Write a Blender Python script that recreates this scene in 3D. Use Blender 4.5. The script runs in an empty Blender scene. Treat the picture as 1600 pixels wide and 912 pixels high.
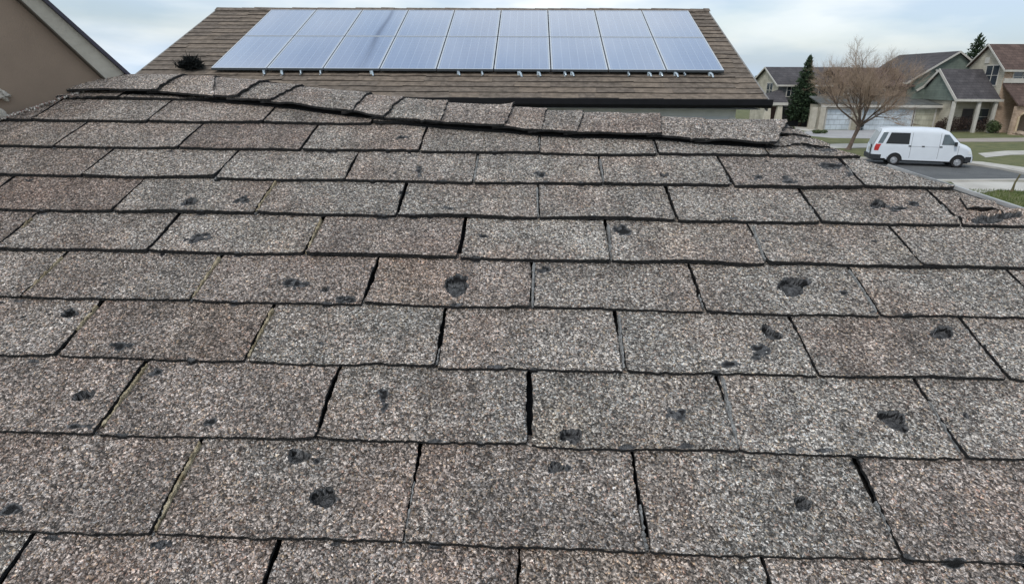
import bpy, bmesh, math, random
import numpy as np
from math import sin, cos, atan, atan2, radians, pi, sqrt, hypot
from mathutils import Vector, Matrix
random.seed(7); rng = np.random.default_rng(7)
S = bpy.context.scene
COL = S.collection

# ------------------------------------------------------------------ camera
F, CX, CY, H = 950.0, 800.0, 456.0, 5.0
pitch = atan(331/950); yaw = radians(1.5); roll = radians(.3)
fw = np.array([-sin(yaw)*cos(pitch), cos(yaw)*cos(pitch), -sin(pitch)])
r0 = np.array([cos(yaw), sin(yaw), 0.0]); u0 = np.cross(r0, fw)
rt = r0*cos(roll)+u0*sin(roll); up = -r0*sin(roll)+u0*cos(roll)
CAM = np.array([0, 0, H])
cd = bpy.data.cameras.new("camera"); cam = bpy.data.objects.new("camera", cd); COL.objects.link(cam)
cd.sensor_width = 36; cd.lens = 36*F/1600; cd.clip_start = .05; cd.clip_end = 3000
cam.matrix_world = Matrix(((rt[0], up[0], -fw[0], 0), (rt[1], up[1], -fw[1], 0), (rt[2], up[2], -fw[2], H), (0, 0, 0, 1)))
S.camera = cam

# ------------------------------------------------------------------ world: pale broken overcast
W = bpy.data.worlds.new("World"); S.world = W; W.use_nodes = True
nt = W.node_tree; N = nt.nodes; L = nt.links; N.clear()
SUN_EL, SUN_AZ = 48, 215
out = N.new('ShaderNodeOutputWorld'); bg = N.new('ShaderNodeBackground'); bg.inputs[1].default_value = .105
sky = N.new('ShaderNodeTexSky'); sky.sky_type = 'NISHITA'; sky.sun_disc = False
sky.sun_elevation = radians(SUN_EL); sky.sun_rotation = radians(SUN_AZ); sky.air_density = 1.0; sky.dust_density = 2.0
tc = N.new('ShaderNodeTexCoord'); mp = N.new('ShaderNodeMapping'); mp.inputs['Scale'].default_value = (1.0, 1.0, 4.2)
mp.inputs['Location'].default_value = (1.3, .4, .2)
n1 = N.new('ShaderNodeTexNoise'); n1.inputs['Scale'].default_value = 1.7; n1.inputs['Detail'].default_value = 6; n1.inputs['Roughness'].default_value = .5; n1.inputs['Distortion'].default_value = .4
cr = N.new('ShaderNodeMapRange'); cr.inputs[1].default_value = .34; cr.inputs[2].default_value = .56; cr.inputs[3].default_value = .45; cr.inputs[4].default_value = 1.0
mx = N.new('ShaderNodeMix'); mx.data_type = 'RGBA'
n2 = N.new('ShaderNodeTexNoise'); n2.inputs['Scale'].default_value = 3.1; n2.inputs['Detail'].default_value = 5
cc = N.new('ShaderNodeValToRGB'); cc.color_ramp.elements[0].position = .42; cc.color_ramp.elements[0].color = (.53, .655, .80, 1)
cc.color_ramp.elements[1].position = .60; cc.color_ramp.elements[1].color = (.86, .91, .94, 1)
sc = N.new('ShaderNodeVectorMath'); sc.operation = 'SCALE'; sc.inputs[3].default_value = 7.8
L.new(tc.outputs['Generated'], mp.inputs[0]); L.new(mp.outputs[0], n1.inputs[0]); L.new(mp.outputs[0], n2.inputs[0])
L.new(n1.outputs[0], cr.inputs[0]); L.new(cr.outputs[0], mx.inputs[0]); L.new(sky.outputs[0], mx.inputs[6])
L.new(n2.outputs[0], cc.inputs[0]); L.new(cc.outputs[0], sc.inputs[0]); L.new(sc.outputs[0], mx.inputs[7])
L.new(mx.outputs[2], bg.inputs[0]); L.new(bg.outputs[0], out.inputs[0])
sd = bpy.data.lights.new("sun", 'SUN'); sd.energy = 1.2; sd.angle = radians(14); sd.color = (1, .96, .9)
so = bpy.data.objects.new("sun", sd); COL.objects.link(so)
# direction towards the sun: behind and to the left of the viewer
az = radians(SUN_AZ); sv = Vector((sin(az)*cos(radians(SUN_EL)), cos(az)*cos(radians(SUN_EL)), sin(radians(SUN_EL))))
so.rotation_euler = sv.to_track_quat('Z', 'Y').to_euler()
S.view_settings.view_transform = 'Standard'; S.view_settings.look = 'None'
S.view_settings.exposure = 0.5; S.view_settings.gamma = 1; S.view_settings.use_curve_mapping = False
S.render.engine = 'CYCLES'

# ------------------------------------------------------------------ helpers
def ray(x, y): return fw*F + rt*(x-CX) + up*(CY-y)
def hit(x, y, n, p0):
    d = ray(x, y); return CAM + d*(((p0-CAM)@n)/(d@n))
def gp(x, y, z=0.0): return hit(x, y, np.array([0, 0, 1.]), np.array([0, 0, z]))
def atY(x, y, Y): return hit(x, y, np.array([0, 1., 0]), np.array([0, Y, 0]))

def tag(o, label=None, cat=None, group=None, kind=None):
    if label: o['label'] = label
    if cat: o['category'] = cat
    if group: o['group'] = group
    if kind: o['kind'] = kind
    return o
def thing(name, loc, label, cat, group=None, rz=0):
    o = bpy.data.objects.new(name, None); COL.objects.link(o); o.location = loc; o.rotation_euler = (0, 0, rz)
    o.empty_display_size = .2
    return tag(o, label, cat, group)

class MB:
    def __init__(s): s.v = []; s.f = []; s.m = []; s.smooth = False
    def add(s, vs, fs, mi=0):
        b = len(s.v); s.v += [tuple(map(float, p)) for p in vs]; s.f += [tuple(b+i for i in f) for f in fs]; s.m += [mi]*len(fs); return s
    def box(s, x0, x1, y0, y1, z0, z1, mi=0):
        v = [(x, y, z) for z in (z0, z1) for y in (y0, y1) for x in (x0, x1)]
        return s.add(v, [(0, 2, 3, 1), (4, 5, 7, 6), (0, 1, 5, 4), (2, 6, 7, 3), (0, 4, 6, 2), (1, 3, 7, 5)], mi)
    def prism(s, poly, d, mi=0):      # poly: list of 3-D points, d: extrusion vector
        n = len(poly); d = np.array(d); v = [np.array(p, float) for p in poly]; v += [p+d for p in v]
        return s.add(v, [tuple(range(n))[::-1], tuple(range(n, 2*n))] + [(i, (i+1) % n, n+(i+1) % n, n+i) for i in range(n)], mi)
    def beam(s, a, b, w, h, mi=0, upv=(0, 0, 1)):
        a = np.array(a, float); b = np.array(b, float); d = b-a; d /= np.linalg.norm(d)
        x = np.cross(d, upv); x /= np.linalg.norm(x); z = np.cross(x, d)
        return s.prism([a-x*w/2-z*h/2, a+x*w/2-z*h/2, a+x*w/2+z*h/2, a-x*w/2+z*h/2], b-a, mi)
    def tube(s, pts, rad, n=8, mi=0, cap=True):
        rings = []
        for i, p in enumerate(pts):
            p = np.array(p, float); a = np.array(pts[max(i-1, 0)], float); b = np.array(pts[min(i+1, len(pts)-1)], float)
            d = b-a; d /= (np.linalg.norm(d)+1e-9); ref = np.array([0, 0, 1.]) if abs(d[2]) < .9 else np.array([1., 0, 0])
            x = np.cross(d, ref); x /= np.linalg.norm(x); y = np.cross(d, x); r = rad[i] if hasattr(rad, '__len__') else rad
            rings.append([p + (x*cos(2*pi*k/n)+y*sin(2*pi*k/n))*r for k in range(n)])
        v = [q for r_ in rings for q in r_]; f = []
        for i in range(len(pts)-1):
            for k in range(n): f.append((i*n+k, i*n+(k+1) % n, (i+1)*n+(k+1) % n, (i+1)*n+k))
        if cap: f += [tuple(range(n))[::-1], tuple((len(pts)-1)*n+k for k in range(n))]
        return s.add(v, f, mi)
    def grid(s, g, mi=0, flip=False):
        ny, nx = len(g), len(g[0]); v = [p for r_ in g for p in r_]
        f = [(j*nx+i, j*nx+i+1, (j+1)*nx+i+1, (j+1)*nx+i) for j in range(ny-1) for i in range(nx-1)]
        if flip: f = [q[::-1] for q in f]
        return s.add(v, f, mi)
    def build(s, name, mats, parent=None, origin=None, smooth=False, recalc=True):
        me = bpy.data.meshes.new(name)
        v = s.v
        if origin is not None: v = [(p[0]-origin[0], p[1]-origin[1], p[2]-origin[2]) for p in v]
        me.from_pydata(v, [], s.f)
        if not isinstance(mats, (list, tuple)): mats = [mats]
        for m in mats: me.materials.append(m)
        me.polygons.foreach_set('material_index', s.m)
        if smooth: me.polygons.foreach_set('use_smooth', [True]*len(s.f))
        if recalc:
            bm = bmesh.new(); bm.from_mesh(me); bmesh.ops.recalc_face_normals(bm, faces=bm.faces); bm.to_mesh(me); bm.free()
        me.update(); o = bpy.data.objects.new(name, me); COL.objects.link(o)
        if parent is not None: o.parent = parent
        return o

def nodes(m):
    m.use_nodes = True; t = m.node_tree; b = t.nodes['Principled BSDF']; return t, t.nodes, t.links, b
def mat(name, c, rough=.8, var=.15, scale=3.0, bump=0.0, bscale=30.0, metal=0.0, c2=None, stretch=(1, 1, 1), spec=.4):
    m = bpy.data.materials.new(name); t, N, L, b = nodes(m)
    b.inputs['Roughness'].default_value = rough; b.inputs['Metallic'].default_value = metal; b.inputs['Specular IOR Level'].default_value = spec
    tc = N.new('ShaderNodeTexCoord'); mp = N.new('ShaderNodeMapping'); mp.inputs['Scale'].default_value = stretch
    L.new(tc.outputs['Object'], mp.inputs[0])
    n = N.new('ShaderNodeTexNoise'); n.inputs['Scale'].default_value = scale; n.inputs['Detail'].default_value = 7; n.inputs['Roughness'].default_value = .62
    L.new(mp.outputs[0], n.inputs[0])
    r = N.new('ShaderNodeValToRGB'); c = np.array(c[:3]); c2_ = np.array(c2) if c2 is not None else np.clip(c*(1+var), 0, 1)
    ca = c*(1-var) if c2 is None else c
    r.color_ramp.elements[0].position = .33; r.color_ramp.elements[0].color = (*ca, 1)
    r.color_ramp.elements[1].position = .67; r.color_ramp.elements[1].color = (*c2_, 1)
    L.new(n.outputs[0], r.inputs[0]); L.new(r.outputs[0], b.inputs['Base Color'])
    if bump:
        n3 = N.new('ShaderNodeTexNoise'); n3.inputs['Scale'].default_value = bscale; n3.inputs['Detail'].default_value = 5
        L.new(mp.outputs[0], n3.inputs[0]); bp = N.new('ShaderNodeBump'); bp.inputs['Strength'].default_value = min(bump, 1); bp.inputs['Distance'].default_value = .02*max(bump, 1)
        L.new(n3.outputs[0], bp.inputs['Height']); L.new(bp.outputs[0], b.inputs['Normal'])
    return m

def courses_mat(name, c, c2, step=.145, tab=.3, axis=(0, 1), dark=.35, rough=.9):
    """far roofs and sidings: rows drawn by a brick texture, with noise"""
    m = bpy.data.materials.new(name); t, N, L, b = nodes(m); b.inputs['Roughness'].default_value = rough; b.inputs['Specular IOR Level'].default_value = .25
    tc = N.new('ShaderNodeTexCoord'); sp = N.new('ShaderNodeSeparateXYZ'); cb = N.new('ShaderNodeCombineXYZ')
    L.new(tc.outputs['Object'], sp.inputs[0]); L.new(sp.outputs[axis[0]], cb.inputs[0]); L.new(sp.outputs[axis[1]], cb.inputs[1])
    wv = N.new('ShaderNodeTexNoise'); wv.inputs['Scale'].default_value = 2.0; L.new(tc.outputs['Object'], wv.inputs[0])
    wm = N.new('ShaderNodeVectorMath'); wm.operation = 'MULTIPLY_ADD'; wm.inputs[1].default_value = (.03, .03, 0); L.new(wv.outputs['Color'], wm.inputs[0]); L.new(cb.outputs[0], wm.inputs[2])
    br = N.new('ShaderNodeTexBrick'); br.inputs['Scale'].default_value = 1.0; br.inputs['Mortar Size'].default_value = step*.07; br.inputs['Mortar Smooth'].default_value = .6
    br.inputs['Brick Width'].default_value = tab; br.inputs['Row Height'].default_value = step
    br.inputs['Color1'].default_value = (*c, 1); br.inputs['Color2'].default_value = (*c2, 1); br.inputs['Mortar'].default_value = (*[x*dark for x in c], 1)
    L.new(wm.outputs[0], br.inputs[0])
    n = N.new('ShaderNodeTexNoise'); n.inputs['Scale'].default_value = 1.3; n.inputs['Detail'].default_value = 8; L.new(tc.outputs['Object'], n.inputs[0])
    mr = N.new('ShaderNodeMapRange'); mr.inputs[1].default_value = .3; mr.inputs[2].default_value = .7; mr.inputs[3].default_value = .78; mr.inputs[4].default_value = 1.2; L.new(n.outputs[0], mr.inputs[0])
    vm = N.new('ShaderNodeVectorMath'); vm.operation = 'SCALE'; L.new(br.outputs[0], vm.inputs[0]); L.new(mr.outputs[0], vm.inputs[3])
    L.new(vm.outputs[0], b.inputs['Base Color'])
    bp = N.new('ShaderNodeBump'); bp.inputs['Strength'].default_value = .5; bp.inputs['Distance'].default_value = .01; bp.invert = True
    L.new(br.outputs['Fac'], bp.inputs['Height']); L.new(bp.outputs[0], b.inputs['Normal'])
    return m

# ------------------------------------------------------------------ shingle material
def shingle_material():
    m = bpy.data.materials.new("mineral_shingle"); t, N, L, b = nodes(m)
    b.inputs['Roughness'].default_value = .85; b.inputs['Specular IOR Level'].default_value = .35
    at = N.new('ShaderNodeAttribute'); at.attribute_name = 'uvw'; ti = N.new('ShaderNodeAttribute'); ti.attribute_name = 'tint'
    sp = N.new('ShaderNodeSeparateXYZ'); L.new(ti.outputs['Vector'], sp.inputs[0])
    # warped coordinate, so granules are irregular chips
    wn = N.new('ShaderNodeTexNoise'); wn.inputs['Scale'].default_value = 150; wn.inputs['Detail'].default_value = 2; L.new(at.outputs['Vector'], wn.inputs[0])
    wa = N.new('ShaderNodeVectorMath'); wa.operation = 'MULTIPLY_ADD'; wa.inputs[1].default_value = (.006,)*3; L.new(wn.outputs['Color'], wa.inputs[0]); L.new(at.outputs['Vector'], wa.inputs[2])
    mp = N.new('ShaderNodeMapping'); mp.inputs['Scale'].default_value = (1.0, 1.0, 1.0); L.new(wa.outputs[0], mp.inputs[0])
    v1 = N.new('ShaderNodeTexVoronoi'); v1.inputs['Scale'].default_value = 420; L.new(mp.outputs[0], v1.inputs[0])
    v2 = N.new('ShaderNodeTexVoronoi'); v2.inputs['Scale'].default_value = 240; L.new(mp.outputs[0], v2.inputs[0])
    s1 = N.new('ShaderNodeSeparateColor'); L.new(v1.outputs['Color'], s1.inputs[0])
    s2 = N.new('ShaderNodeSeparateColor'); L.new(v2.outputs['Color'], s2.inputs[0])
    r1 = N.new('ShaderNodeValToRGB'); e = r1.color_ramp.elements
    e[0].position = 0; e[0].color = (.055, .050, .046, 1); e[1].position = 1; e[1].color = (.56, .53, .49, 1)
    for p, c in ((.2, (.105, .094, .085)), (.45, (.198, .180, .163)), (.62, (.268, .244, .221)), (.80, (.385, .355, .325)), (.93, (.47, .44, .405))):
        k = e.new(p); k.color = (*c, 1)
    L.new(s1.outputs[0], r1.inputs[0])
    r2 = N.new('ShaderNodeMapRange'); r2.inputs[3].default_value = .60; r2.inputs[4].default_value = 2.5; L.new(s2.outputs[1], r2.inputs[0])
    a1 = N.new('ShaderNodeVectorMath'); a1.operation = 'SCALE'; L.new(r1.outputs[0], a1.inputs[0]); L.new(r2.outputs[0], a1.inputs[3])
    # coloured granules: rust, ochre, blue grey
    r3 = N.new('ShaderNodeValToRGB'); r3.color_ramp.interpolation = 'CONSTANT'; e = r3.color_ramp.elements
    e[0].position = 0; e[0].color = (1, 1, 1, 1); e[1].position = .60; e[1].color = (1.0, .985, .96, 1)
    for p, c in ((.74, (1.0, .87, .76)), (.82, (1.0, .88, .70)), (.88, (.85, .93, 1.0)), (.95, (.95, .74, .66))):
        k = e.new(p); k.color = (*c, 1)
    L.new(s1.outputs[1], r3.inputs[0])
    a2 = N.new('ShaderNodeVectorMath'); a2.operation = 'MULTIPLY'; L.new(a1.outputs[0], a2.inputs[0]); L.new(r3.outputs[0], a2.inputs[1])
    # tab shade
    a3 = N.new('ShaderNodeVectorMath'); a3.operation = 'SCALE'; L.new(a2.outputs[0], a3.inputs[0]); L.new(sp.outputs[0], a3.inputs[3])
    # blotches of weathering
    nb = N.new('ShaderNodeTexNoise'); nb.inputs['Scale'].default_value = 11; nb.inputs['Detail'].default_value = 6; nb.inputs['Roughness'].default_value = .65; L.new(at.outputs['Vector'], nb.inputs[0])
    mb = N.new('ShaderNodeMapRange'); mb.inputs[1].default_value = .3; mb.inputs[2].default_value = .7; mb.inputs[3].default_value = .70; mb.inputs[4].default_value = 1.22; L.new(nb.outputs[0], mb.inputs[0])
    a4 = N.new('ShaderNodeVectorMath'); a4.operation = 'SCALE'; L.new(a3.outputs[0], a4.inputs[0]); L.new(mb.outputs[0], a4.inputs[3])
    ms = N.new('ShaderNodeMapping'); ms.inputs['Scale'].default_value = (1.0, .12, 1.0); L.new(at.outputs['Vector'], ms.inputs[0])
    nS = N.new('ShaderNodeTexNoise'); nS.inputs['Scale'].default_value = 20; nS.inputs['Detail'].default_value = 4; L.new(ms.outputs[0], nS.inputs[0])
    mS = N.new('ShaderNodeMapRange'); mS.inputs[1].default_value = .35; mS.inputs[2].default_value = .65; mS.inputs[3].default_value = .86; mS.inputs[4].default_value = 1.1; L.new(nS.outputs[0], mS.inputs[0])
    a5 = N.new('ShaderNodeVectorMath'); a5.operation = 'SCALE'; L.new(a4.outputs[0], a5.inputs[0]); L.new(mS.outputs[0], a5.inputs[3]); a4 = a5
    # redness
    mr = N.new('ShaderNodeMix'); mr.data_type = 'RGBA'; mr.blend_type = 'MULTIPLY'; mr.inputs[7].default_value = (1.0, .80, .75, 1); L.new(sp.outputs[1], mr.inputs[0]); L.new(a4.outputs[0], mr.inputs[6])
    nr = N.new('ShaderNodeTexNoise'); nr.inputs['Scale'].default_value = 4.2; nr.inputs['Detail'].default_value = 5; L.new(at.outputs['Vector'], nr.inputs[0])
    m8 = N.new('ShaderNodeMapRange'); m8.inputs[1].default_value = .48; m8.inputs[2].default_value = .70; m8.inputs[3].default_value = 0; m8.inputs[4].default_value = .8; L.new(nr.outputs[0], m8.inputs[0])
    m9 = N.new('ShaderNodeMix'); m9.data_type = 'RGBA'; m9.blend_type = 'MULTIPLY'; m9.inputs[7].default_value = (.94, .82, .77, 1); L.new(m8.outputs[0], m9.inputs[0]); L.new(mr.outputs[2], m9.inputs[6]); mr = m9
    # ochre lichen tint in patches
    nl = N.new('ShaderNodeTexNoise'); nl.inputs['Scale'].default_value = 2.6; nl.inputs['Detail'].default_value = 7; L.new(at.outputs['Vector'], nl.inputs[0])
    ml = N.new('ShaderNodeMapRange'); ml.inputs[1].default_value = .57; ml.inputs[2].default_value = .72; ml.inputs[3].default_value = 0; ml.inputs[4].default_value = .35; L.new(nl.outputs[0], ml.inputs[0])
    mo = N.new('ShaderNodeMix'); mo.data_type = 'RGBA'; mo.blend_type = 'MULTIPLY'; mo.inputs[7].default_value = (1.0, .86, .70, 1); L.new(ml.outputs[0], mo.inputs[0]); L.new(mr.outputs[2], mo.inputs[6])
    # bare spots: asphalt showing, ragged by granule noise
    rg = N.new('ShaderNodeTexNoise'); rg.inputs['Scale'].default_value = 220; rg.inputs['Detail'].default_value = 3; L.new(at.outputs['Vector'], rg.inputs[0])
    ad = N.new('ShaderNodeMath'); ad.operation = 'MULTIPLY_ADD'; ad.inputs[1].default_value = .9; L.new(rg.outputs[0], ad.inputs[0]); L.new(sp.outputs[2], ad.inputs[2])
    st = N.new('ShaderNodeMapRange'); st.inputs[1].default_value = .90; st.inputs[2].default_value = 1.0; L.new(ad.outputs[0], st.inputs[0])
    nh = N.new('ShaderNodeTexNoise'); nh.inputs['Scale'].default_value = 120; nh.inputs['Detail'].default_value = 4; L.new(at.outputs['Vector'], nh.inputs[0])
    hr = N.new('ShaderNodeValToRGB'); hr.color_ramp.elements[0].position = .35; hr.color_ramp.elements[0].color = (.028, .029, .031, 1); hr.color_ramp.elements[1].position = .72; hr.color_ramp.elements[1].color = (.20, .20, .205, 1); L.new(nh.outputs[0], hr.inputs[0])
    mh = N.new('ShaderNodeMix'); mh.data_type = 'RGBA'; L.new(st.outputs[0], mh.inputs[0]); L.new(mo.outputs[2], mh.inputs[6])
    wk = N.new('ShaderNodeMapRange'); wk.inputs[1].default_value = 1.25; wk.inputs[2].default_value = 1.7; L.new(sp.outputs[2], wk.inputs[0])
    mk = N.new('ShaderNodeMix'); mk.data_type = 'RGBA'; mk.inputs[7].default_value = (.010, .010, .011, 1); L.new(wk.outputs[0], mk.inputs[0]); L.new(hr.outputs[0], mk.inputs[6]); L.new(mk.outputs[2], mh.inputs[7])
    L.new(mh.outputs[2], b.inputs['Base Color'])
    # relief
    hm = N.new('ShaderNodeMath'); hm.operation = 'MULTIPLY_ADD'; hm.inputs[1].default_value = -1.0
    sr = N.new('ShaderNodeMath'); sr.operation = 'MULTIPLY'; sr.inputs[1].default_value = .5; L.new(s1.outputs[2], sr.inputs[0])
    L.new(v1.outputs['Distance'], hm.inputs[0]); L.new(sr.outputs[0], hm.inputs[2])
    h2 = N.new('ShaderNodeMath'); h2.operation = 'MULTIPLY_ADD'; h2.inputs[1].default_value = -1.4; L.new(v2.outputs['Distance'], h2.inputs[0]); L.new(hm.outputs[0], h2.inputs[2])
    bp = N.new('ShaderNodeBump'); bp.inputs['Strength'].default_value = 1.0; bp.inputs['Distance'].default_value = .0042
    L.new(h2.outputs[0], bp.inputs['Height']); L.new(bp.outputs[0], b.inputs['Normal'])
    return m
M_SH = shingle_material()
M_ASPH = mat('asphalt_edge', (.018, .018, .019), .9, .4, 60, .6, 200)
M_FELT = mat('felt', (.012, .012, .013), .95, .3, 30)
M_STUCCO = mat('brown_stucco', (.265, .200, .152), .95, .10, 4, .12, 300)
M_RAKE = mat('aged_cream_paint', (.40, .37, .31), .7, .12, 8, .15, 60, c2=(.49, .455, .39))
M_DRIP = mat('dark_drip_edge', (.05, .045, .065), .5, .2, 20)
M_FLASH = mat('pale_metal', (.38, .385, .39), .45, .25, 14, .1, 40, metal=.3)
M_MOSS = mat('dry_moss', (.26, .20, .11), .95, .4, 60, 1.0, 300, c2=(.78, .66, .46))
M_SAND = mat('pale_grit', (.22, .22, .22), .95, .4, 110, 1.0, 300, c2=(.50, .50, .49))

# ------------------------------------------------------------------ our roof frame
A = radians(22.1)
NR = np.array([0, -sin(A), cos(A)]); SL = np.array([0, cos(A), sin(A)]); EX = np.array([1., 0, 0])
P0 = CAM - NR*.76
def RP(u, v, w=0.0): return P0 + EX*u + SL*v + NR*w
def RUV(x, y):
    q = hit(x, y, NR, P0)-P0; return q[0], q@SL
RTOP = [(-2.6, 1.93), (-1.33, 1.890), (-1.09, 1.882), (-.99, 1.872), (-.817, 1.835), (-.69, 1.802), (-.472, 1.75), (-.364, 1.722), (-.247, 1.70), (-.042, 1.671), (.049, 1.65), (.153, 1.641), (.362, 1.62), (.476, 1.60), (.70, 1.59)]
RTOP = [(a_, b_-.014) for a_, b_ in RTOP]
def ridge_v(u): return float(np.interp(u, [p[0] for p in RTOP], [p[1] for p in RTOP]))
HIP = [(-9, 11.0), (.2, 1.96), (1.171, 1.104), (1.383, .886), (1.60, .71), (1.75, .58)]
def hip_u(v):
    if v < 1.154: return 1.088+(1.154-v)*.98
    return float(np.interp(v, [1.154, 1.216, 1.262, 1.299, 1.335, 1.384, 1.437, 1.481, 1.59, 1.96], [1.088, 1.02, .970, .925, .886, .834, .774, .732, .69, .2]))
OX = np.array([0, 1.5, 0.0])      # base of our house on the ground

house = thing('shingled_house', tuple(OX), 'low house with weathered grey brown asphalt shingle roof pocked with holes, in the foreground', 'house')

# courses: butt lines (v) and slot positions (u at the butt)
BUT = [.366, .519, .668, .814, .956, 1.10, 1.245, 1.39, 1.538, 1.686, 1.832]
SLOTS = [[-.482, -.153, .156, .473], [-.639, -.308, .005, .31, .626], [-.791, -.467, -.148, .161, .473], [-.946, -.623, -.301, .010, .321, .63],
         [-.772, -.45, -.137, .167, .472, .771], [-.926, -.603, -.288, .021, .321, .627, .922], [-1.077, -.75, -.436, -.13, .176, .474, .776],
         [-1.232, -.905, -.584, -.28, .027, .324, .60], [-1.061, -.735, -.43, -.125, .175, .48], [-1.2, -.88, -.56, -.25], [-1.03, -.70]]
b = BUT[0]; cur = 0
first = [-.640, -.318, -.004, .306, .626]          # course just below the frame's lowest full one
below = []
v = b-.148; k = 0
while v > -4.6:
    off = (first if k % 2 == 0 else SLOTS[0]); below.append((v, [x+rng.normal(0, .006) for x in off])); v -= .146; k += 1
ROWS = [(bv, sl) for bv, sl in reversed(below)] + list(zip(BUT, SLOTS))

# damage: (px, py, width px, height px, kind, turn)
DMG = [(713, 448, 40, 32, 'h', 0), (1237, 450, 54, 28, 'h', .25), (1203, 523, 28, 24, 'h', .2), (1187, 551, 36, 15, 's', .5), (1145, 571, 30, 12, 's', 0), (1468, 524, 42, 20, 't', .35),
       (1393, 659, 46, 34, 'h', .3), (1055, 650, 26, 16, 's', .2), (135, 622, 34, 20, 'h', 0), (507, 780, 44, 34, 'h', .3), (893, 687, 36, 24, 't', .3), (869, 733, 30, 18, 't', 0),
       (1253, 790, 38, 20, 't', .4), (466, 714, 46, 20, 'h', -.5), (600, 622, 12, 34, 's', .2), (312, 378, 36, 13, 's', -.1), (462, 446, 34, 15, 's', -.3), (508, 457, 16, 9, 'h', 0),
       (300, 322, 26, 14, 't', -.2), (380, 316, 22, 13, 's', 0), (112, 493, 26, 15, 'h', 0), (845, 277, 16, 9, 's', 0), (1036, 278, 14, 10, 'h', 0), (972, 362, 28, 14, 's', .2),
       (850, 424, 18, 10, 's', 0), (1228, 287, 22, 10, 's', 0), (1120, 590, 14, 10, 's', 0), (655, 272, 10, 16, 's', .2), (1425, 322, 20, 7, 's', .2), (1290, 240, 22, 6, 's', .3), (245, 582, 20, 10, 's', 0), (188, 545, 26, 10, 's', -.5), (755, 372, 12, 8, 's', 0), (630, 305, 12, 6, 's', 0), (1316, 460, 10, 8, 's', 0), (1370, 325, 26, 12, 't', .2), (1400, 330, 22, 9, 's', 0), (1184, 283, 22, 8, 's', 0), (24, 800, 26, 20, 's', -.5), (540, 472, 24, 12, 's', 0),
       (1552, 346, 74, 11, 'c', .24), (1245, 208, 44, 6, 's', .1), (1272, 232, 30, 12, 's', .3), (1230, 199, 20, 7, 's', .4), (1120, 228, 20, 6, 's', 0), (250, 853, 30, 14, 's', 0), (700, 330, 14, 6, 's', 0), (630, 218, 26, 5, 's', 0),
       (1298, 262, 34, 9, 's', .2), (1325, 275, 20, 8, 's', .2), (330, 665, 14, 12, 's', 0), (128, 671, 60, 8, 's', 0), (1340, 722, 30, 10, 's', .5), (885, 733, 10, 8, 's', 0), (1490, 882, 26, 9, 's', 0), (205, 545, 12, 8, 's', 0)]
DM = []
for (x, y, w, h, kd, an) in DMG:
    u_, v_ = RUV(x, y); u1, v1 = RUV(x+w/2, y); u2, v2 = RUV(x, y-h/2)
    DM.append((u_, v_, abs(u1-u_)*(.86 if kd in 'ht' else 1.0), abs(v2-v_)*(.86 if kd in 'ht' else 1.0), kd, an, rng.uniform(0, 6.28, 5)))
rw = np.random.default_rng(77)
for _ in range(60):
    u_, v_ = rw.uniform(-1.4, 1.0), rw.uniform(.2, 1.7); r_ = rw.uniform(.0015, .0042)
    DM.append((u_, v_, r_*rw.uniform(1, 2.2), r_, 's', rw.uniform(-1, 1), rw.uniform(0, 6.28, 5)))
for bv in [.218, .366, .519, .668, .814, .956, 1.10, 1.245, 1.39]:
    for _ in range(7): DM.append((rw.uniform(-1.3, 1.1), bv+rw.uniform(-.002, .006), rw.uniform(.004, .014), rw.uniform(.003, .006), 'n', 0, rw.uniform(0, 6.28, 5)))
RED = [RUV(x, y) for x, y in ((80, 620), (1480, 800), (560, 375), (90, 305), (100, 760), (100, 880), (480, 890), (300, 610), (720, 890), (250, 520), (30, 340), (510, 450), (1600, 760))]
def vnoise(u, v, s, seed=0):
    u = np.asarray(u)*s+seed*7.13; v = np.asarray(v)*s+seed*3.7
    iu = np.floor(u).astype(int); iv = np.floor(v).astype(int); fu = u-iu; fv = v-iv
    fu = fu*fu*(3-2*fu); fv = fv*fv*(3-2*fv)
    def hsh(a, b): 
        q = np.sin(a*127.1+b*311.7+seed*17.3)*43758.5453; return q-np.floor(q)
    return ((hsh(iu, iv)*(1-fu)+hsh(iu+1, iv)*fu)*(1-fv)+(hsh(iu, iv+1)*(1-fu)+hsh(iu+1, iv+1)*fu)*fv)*2-1

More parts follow.
